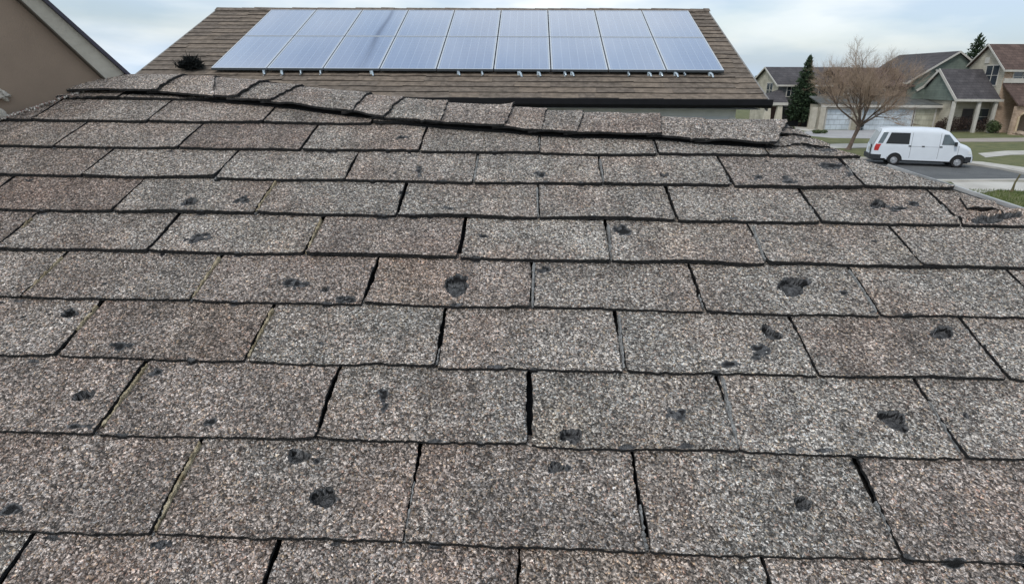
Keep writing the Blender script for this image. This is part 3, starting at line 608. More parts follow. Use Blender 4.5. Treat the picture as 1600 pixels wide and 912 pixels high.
# panels
def panel_material():
    m = bpy.data.materials.new('solar_glass'); t, N, L, b = nodes(m)
    tc = N.new('ShaderNodeTexCoord'); sp = N.new('ShaderNodeSeparateXYZ'); L.new(tc.outputs['Object'], sp.inputs[0])
    def lines(out, step, wdt):
        a = N.new('ShaderNodeMath'); a.operation = 'MULTIPLY'; a.inputs[1].default_value = 1/step; L.new(out, a.inputs[0])
        f = N.new('ShaderNodeMath'); f.operation = 'FRACT'; L.new(a.outputs[0], f.inputs[0])
        g = N.new('ShaderNodeMath'); g.operation = 'LESS_THAN'; g.inputs[1].default_value = wdt/step; L.new(f.outputs[0], g.inputs[0]); return g.outputs[0]
    bus = lines(sp.outputs[0], .156, .009); cell = lines(sp.outputs[1], .156, .006); fine = lines(sp.outputs[0], .052, .0026)
    mx1 = N.new('ShaderNodeMath'); mx1.operation = 'MAXIMUM'; L.new(bus, mx1.inputs[0]); c2 = N.new('ShaderNodeMath'); c2.operation = 'MULTIPLY'; c2.inputs[1].default_value = .45; L.new(cell, c2.inputs[0]); L.new(c2.outputs[0], mx1.inputs[1])
    c3 = N.new('ShaderNodeMath'); c3.operation = 'MULTIPLY_ADD'; c3.inputs[1].default_value = .25; L.new(fine, c3.inputs[0]); L.new(mx1.outputs[0], c3.inputs[2])
    n = N.new('ShaderNodeTexNoise'); n.inputs['Scale'].default_value = 1.1; n.inputs['Detail'].default_value = 5; mpn = N.new('ShaderNodeMapping'); mpn.inputs['Scale'].default_value = (2.2, .35, 1); L.new(tc.outputs['Object'], mpn.inputs[0]); L.new(mpn.outputs[0], n.inputs[0])
    r = N.new('ShaderNodeValToRGB'); r.color_ramp.elements[0].position = .3; r.color_ramp.elements[0].color = (.12, .175, .30, 1); r.color_ramp.elements[1].position = .7; r.color_ramp.elements[1].color = (.17, .23, .36, 1); L.new(n.outputs[0], r.inputs[0])
    mm = N.new('ShaderNodeMix'); mm.data_type = 'RGBA'; mm.inputs[7].default_value = (.26, .33, .46, 1); L.new(c3.outputs[0], mm.inputs[0]); L.new(r.outputs[0], mm.inputs[6])
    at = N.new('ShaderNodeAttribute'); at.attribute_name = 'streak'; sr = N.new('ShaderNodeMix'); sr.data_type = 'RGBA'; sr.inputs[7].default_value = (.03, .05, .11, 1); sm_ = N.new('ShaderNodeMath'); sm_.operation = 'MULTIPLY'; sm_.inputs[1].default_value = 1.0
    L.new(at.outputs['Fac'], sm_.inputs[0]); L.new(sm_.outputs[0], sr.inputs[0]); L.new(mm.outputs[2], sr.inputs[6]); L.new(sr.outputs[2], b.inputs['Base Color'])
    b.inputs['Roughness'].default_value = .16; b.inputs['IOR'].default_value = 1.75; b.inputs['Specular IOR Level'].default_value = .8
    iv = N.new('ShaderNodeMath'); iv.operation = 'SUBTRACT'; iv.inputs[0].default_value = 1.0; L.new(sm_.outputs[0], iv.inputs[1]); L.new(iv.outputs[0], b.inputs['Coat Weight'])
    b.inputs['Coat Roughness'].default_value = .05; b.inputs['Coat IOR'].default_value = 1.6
    return m
M_PV = panel_material(); M_FR = mat('aluminium_frame', (.55, .58, .62), .35, .08, 10, metal=.6); M_FRD = mat('frame_side', (.10, .115, .13), .5, .1, 10, metal=.4)
pbl, pbr, ptl = NP(333, 115), NP(1130, 120), NP(403, 23)
px0, px1 = -5.97, 3.56; pw = (px1-px0)/9; pyb = pbl[1]-.01; pyt = 15.22; ph_ = (pyt-pyb)/cos(A)/2
def panel(ix, iy):
    ox = px0+pw*(ix+.5); oy = pyb+(pyt-pyb)*(iy)/2; base = NQ(ox, oy, .11)
    w = pw-.022; h = ph_-.018; t = .028
    f = MB(); f.box(-w/2, w/2, .004, t, -.04, 0, 0); f.box(-w/2, w/2, h-t, h, -.04, 0, 0); f.box(-w/2, -w/2+t, t, h-t, -.04, 0, 0); f.box(w/2-t, w/2, t, h-t, -.04, 0, 0)
    f.box(-w/2, w/2, .0, .0035, -.043, -.002, 1)
    f.box(-w/2+t, w/2-t, t, h-t, -.034, -.030, 1)
    o = f.build('solar_panel', [M_FR, M_FRD], rack); o.location = base-rk_o; o.rotation_euler = (A, 0, 0)
    if ix == 2: o['label'] = 'panel with a dark streak down its glass'
    g = MB(); nx, ny = 24, 40; gg = [[(-w/2+t+(w-2*t)*i/nx, t+(h-2*t)*j/ny, -.004) for i in range(nx+1)] for j in range(ny+1)]
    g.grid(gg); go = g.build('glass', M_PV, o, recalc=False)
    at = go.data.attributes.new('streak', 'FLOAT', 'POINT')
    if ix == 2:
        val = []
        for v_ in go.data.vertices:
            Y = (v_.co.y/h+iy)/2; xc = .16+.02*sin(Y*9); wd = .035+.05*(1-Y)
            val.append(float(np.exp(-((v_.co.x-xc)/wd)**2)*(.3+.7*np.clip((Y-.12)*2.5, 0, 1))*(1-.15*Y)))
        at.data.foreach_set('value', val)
# rails and feet
rk_o = np.array(NQ(-1.2, pyb, .02))
rack = thing('solar_array', tuple(rk_o), 'two rows of nine pale blue solar panels with metal hooks under the lower edge', 'solar array')
for iy in (0, 1):
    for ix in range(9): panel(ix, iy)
for yy in (pyb+.30, pyb+1.2, pyb+1.9, pyb+2.7):
    r_ = MB(); r_.beam(NQ(px0+.06, yy, .055), NQ(px1-.06, yy, .055), .04, .032); r_.build('rail', M_FRD, rack, rk_o)
M_ZN = mat('zinc_hook', (.48, .55, .60), .35, .15, 20, metal=.7)
for (hx, big) in ((411, .9), (439, 1), (469, .6), (500, .6), (580, 1.2), (716, .9), (753, .6), (811, 1.35), (841, 1.1), (882, .7), (893, 1), (981, .5), (1013, 1), (1031, .8), (1054, 1.1), (1068, .4), (1108, 1.2)):
    X = NP(hx, 119)[0]; mb = MB(); k = .042*big
    b0 = NQ(X, pyb-.005, .07)
    mb.box(X-k*.55, X+k*.55, b0[1]-.012, b0[1]+.09, b0[2]-.02-k, b0[2]+.004)
    pts = [b0+np.array([0, -.006, -.01]), b0+np.array([k*.6, -.05, -.02-k*.3]), b0+np.array([k*.9, -.065, -.03-k*1.0]), b0+np.array([k*.3, -.05, -.03-k*1.7]), b0+np.array([-k*.2, -.035, -.03-k*1.5])]
    mb.tube(pts, .014*big+.004, 7); mb.build('hook', M_ZN, rack, rk_o)
# dark bristly nest on the roof
nb_ = NP(299, 110); nest = MB(); rr = np.random.default_rng(3)
for i in range(1500):
    d_ = rr.normal(0, 1, 3); d_ /= np.linalg.norm(d_); d_[2] = abs(d_[2])*.9; l = rr.uniform(.10, .24)*(1.5 if rr.uniform() > .985 else 1); st = nb_+np.array([rr.normal(0, .09), rr.normal(0, .06), .03+abs(rr.normal(0, .08))])
    if d_[0] < -.3: l *= .9
    q = st+d_*l; mid = (st+q)/2+rr.normal(0, .012, 3); sd_ = np.cross(d_, rr.normal(0, 1, 3)); sd_ /= np.linalg.norm(sd_); w_ = .011
    nest.add([st-sd_*w_, st+sd_*w_, mid+sd_*w_*1.1, q, mid-sd_*w_*1.1], [(0, 1, 2, 3, 4)])
nest.v = [tuple(np.array(p)-nb_) for p in nest.v]
for j in range(5):
    c = np.array([rr.normal(0, .05), rr.normal(0, .03), .07]); g = []
    for a in range(7):
        g.append([c+np.array([cos(t)*sin(a/6*pi), sin(t)*sin(a/6*pi), cos(a/6*pi)])*.075*rr.uniform(.7, 1.2) for t in np.linspace(0, 2*pi, 9)])
    nest.grid(g)
nest.v = [(p[0]*.8, p[1]*.8, p[2]*.8) for p in nest.v]
o = nest.build('bristly_nest', mat('black_twigs', (.008, .010, .010), .95, .3, 20), None, recalc=False); o.location = nb_
tag(o, 'black bristly tuft like a nest sitting on the neighbour roof left of the panels', 'nest')

# ================================================================== ground
def sheet(name, pts, m, z, sub=0):
    mb = MB(); mb.add([(p[0], p[1], z) for p in pts], [tuple(range(len(pts)))])
    o = mb.build(name, m, None, recalc=False)
    if o.data.polygons[0].normal.z < 0: o.data.flip_normals()
    return tag(o, kind='structure')
M_GRASS = mat('lawn_grass', (.065, .080, .028), .95, .2, .9, 1.5, 9, c2=(.155, .150, .065))
M_GR2 = mat('verge_grass', (.060, .095, .022), .95, .2, .8, 1.5, 12, c2=(.13, .155, .05))
M_ROAD = mat('asphalt', (.075, .078, .08), .9, .15, .7, .5, 60, c2=(.115, .118, .12))
M_CONC = mat('concrete', (.36, .34, .31), .85, .1, .6, .3, 30, c2=(.50, .48, .44))
M_CONC2 = mat('driveway_concrete', (.27, .265, .27), .85, .1, .4, .3, 30, c2=(.37, .36, .36))
sheet('ground', [(-700, -300), (900, -300), (900, 1200), (-700, 1200)], M_GRASS, 0)
def G(*pp): return [gp(x, y) for x, y in pp]
# road: far kerb line curves toward the viewer at the right
far_k = [(-60, 46.5), (0, 44.0), tuple(gp(1390, 250)[:2]), tuple(gp(1450, 253.5)[:2]), tuple(gp(1512, 257.5)[:2]), tuple(gp(1556, 264)[:2]), tuple(gp(1600, 273)[:2]), tuple(gp(1700, 285)[:2]), (60, 28.0)]
near_k = [(60, 24.5), tuple(gp(1660, 283)[:2]), tuple(gp(1600, 282)[:2]), tuple(gp(1540, 282.5)[:2]), tuple(gp(1482, 283)[:2]), (10, 33), (-60, 36)]
sheet('road', far_k+near_k, M_ROAD, .010)
def strip(name, line, d0, d1, z0, z1, m):
    """raised strip beside a polyline (offset towards +normal)"""
    pts = [np.array(p[:2]) for p in line]; mb = MB(); g = []
    for i, p in enumerate(pts):
        t = pts[min(i+1, len(pts)-1)]-pts[max(i-1, 0)]; t = t/np.linalg.norm(t); nn = np.array([-t[1], t[0]])
        a, b_ = p+nn*d0, p+nn*d1; g.append([(a[0], a[1], z0), (a[0], a[1], z1), (b_[0], b_[1], z1), (b_[0], b_[1], z0)])
    mb.grid(g); return tag(mb.build(name, m, None, recalc=True), kind='structure')
def smooth_line(P, n=8):
    out = []
    for i in range(len(P)-1):
        p0, p1, p2, p3 = [np.array(P[max(0, min(len(P)-1, j))][:2], float) for j in (i-1, i, i+1, i+2)]
        for t in np.linspace(0, 1, n, endpoint=False): out.append(.5*((2*p1)+(-p0+p2)*t+(2*p0-5*p1+4*p2-p3)*t*t+(-p0+3*p1-3*p2+p3)*t**3))
    out.append(np.array(P[-1][:2], float)); return out
strip('kerb', far_k, 0.0, .35, -.05, .13, M_CONC)
strip('kerb', [p for p in near_k], 0.0, .3, -.05, .10, M_CONC)
strip('pavement', far_k[2:8], .9, 2.2, -.05, .05, M_CONC)
sheet('pavement', G((1486, 284.5), (1540, 284), (1640, 285), (1660, 296), (1600, 299), (1560, 297), (1535, 302), (1510, 303)), M_CONC, .016)
sheet('path', G((1528, 240), (1570, 236), (1660, 235), (1660, 241), (1580, 242.5), (1540, 246.5)), M_CONC, .018)
sheet('path', G((1490, 217), (1550, 216), (1660, 215), (1660, 221), (1560, 222), (1500, 222)), mat('pinkish_path', (.30, .26, .23), .9, .15, .8), .018)
sheet('driveway', G((1252, 206.5), (1292, 203.5), (1335, 203.5), (1420, 203.5), (1465, 203.5), (1470, 214), (1440, 217), (1370, 217), (1300, 216), (1268, 213)), M_CONC2, .014)
sheet('driveway', G((1370, 217.2), (1450, 217.2), (1470, 240), (1440, 251), (1372, 248), (1366, 232)), M_CONC2, .015)
sheet('pavement', G((1285, 226), (1310, 225), (1366, 224.5), (1366, 231), (1310, 232), (1290, 233)), M_CONC, .018)
sheet('path', G((1240, 197), (1282, 198), (1288, 201), (1262, 205.5), (1245, 203)), M_CONC, .017)
# distant low tree line and hedges
def leaf_cloud(mb, c, rx, ry, rz, n, s, rr, mi=0, shape=None, shell=.35):
    for _ in range(n):
        d = rr.normal(0, 1, 3); d /= np.linalg.norm(d); k = shell+(1-shell)*rr.uniform()**.5
        p = np.array(c)+d*np.array([rx, ry, rz])*k
        a = rr.normal(0, 1, 3); a /= np.linalg.norm(a); b_ = np.cross(a, rr.normal(0, 1, 3)); b_ /= np.linalg.norm(b_); q = s*rr.uniform(.6, 1.4)
        mb.add([p-a*q, p+b_*q*.6, p+a*q, p-b_*q*.6], [(0, 1, 2, 3)], mi)
M_FAR = mat('far_foliage', (.030, .042, .030), .95, .3, .2, c2=(.06, .075, .05))
ft = MB(); rr = np.random.default_rng(21)
for i in range(150):
    X = rr.uniform(-60, 420); leaf_cloud(ft, (X, rr.uniform(290, 330), rr.uniform(1, 3)), rr.uniform(4, 9), 5, rr.uniform(2.5, 5.5), 60, 1.0, rr)
tag(ft.build('far_woodland', M_FAR, None, recalc=False), 'dark low woodland on the far horizon', 'woodland', kind='stuff')

# ================================================================== houses across the road
M_RF = courses_mat('charcoal_roof', (.060, .056, .060), (.085, .078, .082), step=.25, tab=.5, axis=(0, 2), dark=.6)
M_RFB = courses_mat('brown_roof', (.085, .058, .050), (.12, .082, .070), step=.25, tab=.5, axis=(0, 2), dark=.6)
M_WHT = mat('white_trim', (.46, .44, .40), .6, .1, 3)
M_BEI = courses_mat('beige_siding', (.40, .37, .30), (.43, .40, .33), step=.18, tab=6, axis=(1, 2), dark=.7)
M_BEIX = courses_mat('beige_siding_front', (.36, .33, .26), (.40, .37, .30), step=.18, tab=6, axis=(0, 2), dark=.7)
M_GRN = courses_mat('grey_green_siding', (.135, .165, .142), (.16, .19, .165), step=.18, tab=8, axis=(0, 2), dark=.75)
M_GREY = courses_mat('dark_grey_siding', (.11, .115, .12), (.14, .142, .15), step=.2, tab=4, axis=(0, 2), dark=.6)
M_BRN = courses_mat('brown_siding', (.20, .145, .11), (.25, .185, .14), step=.2, tab=4, axis=(0, 2), dark=.7)
M_BRICK = courses_mat('tan_brick', (.36, .26, .19), (.46, .35, .27), step=.075, tab=.22, axis=(0, 2), dark=.7)
M_GAR = courses_mat('garage_door_paint', (.44, .49, .53), (.47, .52, .56), step=.53, tab=.6, axis=(0, 2), dark=.75, rough=.6)
M_GAR2 = courses_mat('tan_door_paint', (.36, .35, .27), (.40, .39, .31), step=.53, tab=.6, axis=(0, 2), dark=.8, rough=.6)
M_GLASS = mat('window_glass', (.03, .04, .05), .08, .3, 1.0, spec=.9)
M_DOOR = mat('dark_door', (.035, .03, .03), .5)
def window(par, org, x, y, z, w, h, nx=2, depth=.06, name='window'):
    """front-facing (-y) window whose glass lies at y; centre x, sill z"""
    f = MB(); t = .09
    f.box(x-w/2-t, x+w/2+t, y-depth, y+.01, z-t, z); f.box(x-w/2-t, x+w/2+t, y-depth, y+.01, z+h, z+h+t)
    f.box(x-w/2-t, x-w/2, y-depth, y+.01, z, z+h); f.box(x+w/2, x+w/2+t, y-depth, y+.01, z, z+h)
    for i in range(1, nx): f.box(x-w/2+w*i/nx-.035, x-w/2+w*i/nx+.035, y-depth*.8, y+.01, z, z+h)
    f.box(x-w/2, x+w/2, y-depth*.6, y+.01, z+h*.5-.025, z+h*.5+.025)
    wo = f.build(name, M_WHT, par, org); g = MB(); g.box(x-w/2, x+w/2, y-.012, y-.004, z, z+h); g.build('pane', M_GLASS, wo, (0, 0, 0)); 
    for v_ in wo.children[0].data.vertices: v_.co -= Vector(org)
    return wo
def swindow(par, org, x, y, z, w, h, ny=2):
    """side-facing (-x) window"""
    f = MB(); t = .09; d = .06
    f.box(x-d, x+.01, y-w/2-t, y+w/2+t, z-t, z); f.box(x-d, x+.01, y-w/2-t, y+w/2+t, z+h, z+h+t)
    for yy in (y-w/2-t, y+w/2): f.box(x-d, x+.01, yy, yy+t, z, z+h)
    for i in range(1, ny): f.box(x-d*.8, x+.01, y-w/2+w*i/ny-.035, y-w/2+w*i/ny+.035, z, z+h)
    f.box(x-d*.6, x+.01, y-w/2, y+w/2, z+h*.5-.025, z+h*.5+.025)
    wo = f.build('window', M_WHT, par, org); g = MB(); g.box(x-.012, x-.004, y-w/2, y+w/2, z, z+h); go = g.build('pane', M_GLASS, wo, (0, 0, 0))
    for v_ in go.data.vertices: v_.co -= Vector(org)
    return wo
def roof_x(par, org, x0, x1, yf, yb, ze, zr, m, ov=.4, name='roof', hang=.3, trim=True):
    """gable roof, ridge along x"""
    ym = (yf+yb)/2; mb = MB(); t = .12; sl = (zr-ze)/(ym-yf)
    yo, yo2 = yf-ov, yb+ov; zo = ze-sl*ov
    prof = [(yo, zo), (ym, zr), (yo2, zo), (yo2, zo-t), (ym, zr-t*1.2), (yo, zo-t)]
    mb.prism([(x0-hang, y, z) for y, z in prof], (x1-x0+2*hang, 0, 0)); r = mb.build(name, m, par, org)
    if trim:
        tr = MB(); tr.box(x0-hang, x1+hang, yo-.10, yo-.004, zo-t-.08, zo-.01)
        for xx in (x0-hang-.06, x1+hang+.004):
            for (ya, za, yb_, zb_) in ((yo, zo, ym, zr), (yo2, zo, ym, zr)):
                tr.prism([(xx, ya, za+.02), (xx, yb_, zb_+.02), (xx, yb_, zb_-.17), (xx, ya, za-.17)], (.055, 0, 0))
        tr.build('fascia', M_WHT, par, org)
    return r
def roof_y(par, org, x0, x1, yf, yb, ze, zr, m, ov=.4, hang=.35, name='roof'):
    """gable roof, ridge along y (gable faces the viewer)"""
    xm = (x0+x1)/2; sl = (zr-ze)/(xm-x0); mb = MB(); t = .12; xo, xo2 = x0-ov, x1+ov; zo = ze-sl*ov
    prof = [(xo, zo), (xm, zr), (xo2, zo), (xo2, zo-t), (xm, zr-t*1.2), (xo, zo-t)]
    mb.prism([(x, yf-hang, z) for x, z in prof], (0, yb-yf+2*hang, 0)); r = mb.build(name, m, par, org)
    tr = MB()
    for (xa, za, xb, zb) in ((xo, zo, xm, zr), (xo2, zo, xm, zr)):
        tr.prism([(xa, yf-hang-.06, za+.02), (xb, yf-hang-.06, zb+.02), (xb, yf-hang-.06, zb-.19), (xa, yf-hang-.06, za-.19)], (0, .055, 0))
    tr.box(xo-.1, xo-.004, yf-hang, yb+hang, zo-t-.06, zo-.01); tr.build('rake_trim', M_WHT, par, org); return r
def px_at(x, y, Y): return atY(x, y, Y)

# --- left house: gable at its left end, long slope toward us
Y1 = 76.0
X0 = px_at(1216, 140, Y1)[0]; X1 = px_at(1345, 140, Y1)[0]; zE = px_at(1216, 130, Y1)[2]; Yb1 = 84.5
zR = px_at(1250, 105, (Y1+Yb1)/2)[2]
o1_ = np.array([(X0+X1)/2, (Y1+Yb1)/2, 0]); hA = thing('cottage', tuple(o1_), 'grey and beige house with a window in its left gable, behind the dark conifer', 'house')
wm_ = MB(); wm_.box(X0, X1, Y1, Yb1, 0, zE); wm_.build('wall', M_GREY, hA, o1_)
gm = MB(); gm.prism([(X0-.03, Y1, 0), (X0-.03, Yb1, 0), (X0-.03, Yb1, zE), (X0-.03, (Y1+Yb1)/2, zR-.15), (X0-.03, Y1, zE)], (.028, 0, 0)); gm.build('gable_wall', M_BEI, hA, o1_)
roof_x(hA, o1_, X0, X1, Y1, Yb1, zE, zR, M_RF, hang=.35)
swindow(hA, o1_, X0-.035, Y1+2.6, zE-1.6, 1.9, 1.55)
wc = px_at(1236, 141, Y1); window(hA, o1_, wc[0], Y1-.01, wc[2]-.7, .9, 1.3); wc = px_at(1278, 147, Y1); window(hA, o1_, wc[0], Y1-.01, wc[2]-.9, 1.6, 1.5)
pr_ = MB(); Yp = Y1-2.2; xa, xb = px_at(1192, 150, Yp)[0], px_at(1232, 150, Yp)[0]; zp = px_at(1210, 160, Yp)[2]; zp2 = zp+1.35
pr_.prism([(xa, Yp-.2, zp), (xb, Yp-.2, zp), (xb, Y1-.05, zp2), (X0, Y1-.05, zp2), (xa, Y1+2, zp+.3)], (0, 0, -.14)); pr_.build('porch_roof', M_RF, hA, o1_)
bt = MB(); bt.box(xa, xb, Yp-.26, Yp-.205, zp-.32, zp-.02); bt.build('porch_beam', M_WHT, hA, o1_)
for cx_ in (1199, 1217):
    X = px_at(cx_, 180, Yp)[0]; c_ = MB(); c_.prism([(X-.42, Yp-.1, 0), (X+.42, Yp-.1, 0), (X+.24, Yp-.1, zp-.33), (X-.24, Yp-.1, zp-.33)], (0, .5, 0)); c_.build('column', mat('cream_column', (.5, .46, .38), .7, .1, 3), hA, o1_)
dd = MB(); X = px_at(1210, 175, Y1)[0]; dd.box(X-.6, X+.6, Y1-.08, Y1-.01, 0, 2.2); dd.build('door', mat('red_brown_door', (.10, .055, .045), .6), hA, o1_)

# --- middle house: green gable, low garage wing with wide doors
Yg = 70.0
M_RFG = courses_mat('grey_green_roof', (.085, .09, .088), (.11, .115, .11), step=.25, tab=.5, axis=(0, 2), dark=.7)
xg0, xg1 = px_at(1421, 125, Yg+3)[0], px_at(1560, 125, Yg+3)[0]
apx = px_at(1498, 80, Yg+3); xa0 = 2*apx[0]-xg1
zEv = px_at(1421, 125, Yg+3)[2]
gxl = px_at(1421, 126, Yg+3)[0]; gxr = 2*apx[0]-gxl
o2_ = np.array([apx[0]-4, Yg+5, 0]); hB = thing('garage_house', tuple(o2_), 'grey green gabled house with low garage wing and wide doors, behind the white van', 'house')
w_ = MB(); w_.prism([(gxl, Yg+3, 0), (gxr, Yg+3, 0), (gxr, Yg+3, zEv), (apx[0], Yg+3, apx[2]-.15), (gxl, Yg+3, zEv)], (0, 11, 0)); w_.build('wall', M_GRN, hB, o2_)
roof_y(hB, o2_, gxl, gxr, Yg+3, Yg+14, zEv, apx[2], M_RF)
# rear body to the left of the gable, ridge along x
xw0 = px_at(1298, 140, Yg+6)[0]; zw = px_at(1330, 131, Yg+3.1)[2]; zwr = px_at(1380, 106, Yg+7)[2]
w_ = MB(); w_.box(xw0, gxl-.02, Yg+3.1, Yg+10.9, 0, zw); w_.build('side_wall', M_BRN, hB, o2_)
roof_x(hB, o2_, xw0, gxl+.5, Yg+3.1, Yg+10.9, zw, zwr, M_RFB, name='side_roof', hang=.1, trim=False)
wc = px_at(1330, 145, Yg+3.1); window(hB, o2_, wc[0], Yg+3.09, wc[2]-.7, 1.6, 1.2); wc = px_at(1372, 147, Yg+3.1); window(hB, o2_, wc[0], Yg+3.09, wc[2]-.7, 1.3, 1.2)
# garage wing
xq0, xq1 = px_at(1284, 170, Yg)[0], px_at(1470, 170, Yg)[0]; zq = px_at(1400, 165, Yg)[2]; zq2 = px_at(1400, 128, Yg+5.9)[2]
w_ = MB(); w_.box(xq0, xq1, Yg, Yg+2.98, 0, zq); w_.build('garage_wall', M_BEIX, hB, o2_)
r_ = MB(); xk = px_at(1425, 165, Yg)[0]
r_.prism([(xq0-.3, Yg-.4, zq-.02), (xk, Yg-.4, zq-.02), (gxl+.3, Yg+2.9, zq+.75), (xq0-.3, Yg+2.9, zq+.75)], (0, 0, .12)); r_.build('garage_roof', M_RFG, hB, o2_)
r_ = MB(); r_.prism([(xk+.02, Yg-.4, zq+.0), (xq1+.3, Yg-.4, zq+.0), (xq1+.3, Yg+2.9, zq+.5), (xk+.8, Yg+2.9, zq+.5)], (0, 0, .12)); r_.build('lean_to_roof', M_RFG, hB, o2_)
r_ = MB(); r_.box(xq0-.3, xq1+.3, Yg-.52, Yg-.41, zq-.20, zq+.06); r_.build('fascia', M_WHT, hB, o2_)
def gdoor(pa, pb, m):
    xa_, xb_ = px_at(pa, 185, Yg)[0], px_at(pb, 185, Yg)[0]; zt_ = px_at((pa+pb)/2, 171, Yg)[2]; d_ = MB()
    n_ = 4
    for k_ in range(n_): d_.box(xa_, xb_, Yg-.05, Yg-.006, zt_*k_/n_+.012, zt_*(k_+1)/n_-.012)
    do = d_.build('garage_door', m, hB, o2_)
    f_ = MB(); f_.box(xa_-.18, xa_-.01, Yg-.09, Yg-.004, 0, zt_+.15); f_.box(xb_+.01, xb_+.18, Yg-.09, Yg-.004, 0, zt_+.15); f_.box(xa_-.01, xb_+.01, Yg-.09, Yg-.004, zt_+.01, zt_+.15); f_.build('door_frame', M_WHT, hB, o2_)
    return do
gdoor(1291, 1328, M_GAR)['label'] = 'pale blue garage door behind the bare tree'; gdoor(1345, 1424, M_GAR)['label'] = 'wide pale blue garage door behind the van'; gdoor(1428, 1458, M_GAR2)['label'] = 'tan garage door'
for cx_ in (1270, 1283):
    X = px_at(cx_, 190, Yg-.4)[0]; c_ = MB(); c_.box(X-.28, X+.28, Yg-.5, Yg-.02, 0, zq-.22); c_.build('pillar', mat('pillar_paint', (.40, .37, .31), .8, .15, 2), hB, o2_)
# small decorative eave pieces on the green gable
for (a_, b_) in (((1432, 142), (1451, 131)), ((1451, 131), (1454, 139)), ((1470, 134), (1479, 153)), ((1462, 109), (1469, 114))):
    p, q = px_at(*a_, Yg+2.9), px_at(*b_, Yg+2.9); m_ = MB(); m_.beam(p, q, .10, .22); m_.build('gable_trim', M_WHT, hB, o2_)
lv = px_at(1500, 100, Yg+2.95); m_ = MB(); 

# --- right house: beige gable, brown roof, porch wing with dark roof
Y3 = 67.5; Yb3 = 73.2
X3 = px_at(1566, 130, Y3)[0]; zE3 = px_at(1566, 104, Y3)[2]; zR3 = px_at(1550, 69, (Y3+Yb3)/2)[2]
o3_ = np.array([X3+5, Y3+4, 0]); hC = thing('beige_house', tuple(o3_), 'beige gabled house with brown upper roof and tan brick front at the right edge', 'house')
w_ = MB(); w_.box(X3, X3+16, Y3, Yb3, 0, zE3); w_.build('wall', M_BRICK, hC, o3_)
w_ = MB(); w_.prism([(X3-.03, Y3, 0), (X3-.03, Yb3, 0), (X3-.03, Yb3, zE3), (X3-.03, (Y3+Yb3)/2, zR3-.15), (X3-.03, Y3, zE3)], (.028, 0, 0)); w_.build('gable_wall', M_BEI, hC, o3_)
roof_x(hC, o3_, X3, X3+16, Y3, Yb3, zE3, zR3, M_RFB, hang=.35)
wz = px_at(1550, 133, Y3+2.4)[2]; swindow(hC, o3_, X3-.035, Y3+1.75, wz, 1.9, 1.9)
v_ = MB(); v_.box(X3-.10, X3-.032, (Y3+Yb3)/2-.35, (Y3+Yb3)/2+.35, zR3-1.9, zR3-1.3); v_.build('gable_vent', M_WHT, hC, o3_)
# porch wing in front
Yw = 67.2
xa, xb = px_at(1493, 155, Yw)[0], px_at(1556, 155, Yw)[0]; ze = px_at(1520, 155, Yw)[2]; zt_ = px_at(1498, 108, Yw+3.6)[2]; DW = 3.6
mb = MB(); xt = xa
mb.prism([(xa, Yw-.2, ze), (X3-.045, Yw-.2, ze), (X3-.045, Yw+DW, zt_), (xa, Yw+DW, zt_)], (0, 0, -.14)); mb.prism([(xa, Yw+DW+.004, zt_), (X3-.1, Yw+DW+.004, zt_), (X3-.1, Yw+2*DW+.2, ze), (xa, Yw+2*DW+.2, ze)], (0, 0, -.14)); mb.build('porch_roof', M_RF, hC, o3_)
mb = MB(); mb.box(xa-.1, X3+.2, Yw-.31, Yw-.205, ze-.24, ze-.0); mb.prism([(xa-.08, Yw-.2, ze+.04), (xa-.08, Yw+DW, zt_+.04), (xa-.08, Yw+DW, zt_-.30), (xa-.08, Yw-.2, ze-.30)], (.075, 0, 0)); mb.prism([(xa-.08, Yw+2*DW+.2, ze+.04), (xa-.08, Yw+DW+.01, zt_+.04), (xa-.08, Yw+DW+.01, zt_-.26), (xa-.08, Yw+2*DW+.2, ze-.26)], (.075, 0, 0)); mb.build('porch_fascia', M_WHT, hC, o3_)
mb = MB(); mb.box(xa+.4, X3-.05, Yw+1.2, Yw+6.4, 0, ze-.2); mb.build('porch_wall', M_BEIX, hC, o3_); mb = MB(); mb.prism([(xa+.2, Yw+.25, ze-.19), (xa+.2, Yw+2*DW-.2, ze-.19), (xa+.2, Yw+DW, zt_-.17)], (.2, 0, 0)); mb.build('porch_gable', M_GRN, hC, o3_)
for px_ in (1488, 1527, 1553):
    X = px_at(px_, 175, Yw)[0]; c_ = MB(); c_.box(X-.14, X+.14, Yw-.12, Yw+.16, 0, ze-.25); c_.build('porch_post', M_WHT, hC, o3_)
X = px_at(1512, 175, Yw+1.2)[0]; d_ = MB(); d_.box(X-.55, X+.55, Yw+1.12, Yw+1.19, .1, 2.35); d_.build('door', M_DOOR, hC, o3_)
X = px_at(1538, 175, Yw+1.2)[0]; window(hC, o3_, X, Yw+1.19, .75, 1.0, 1.6, 1)
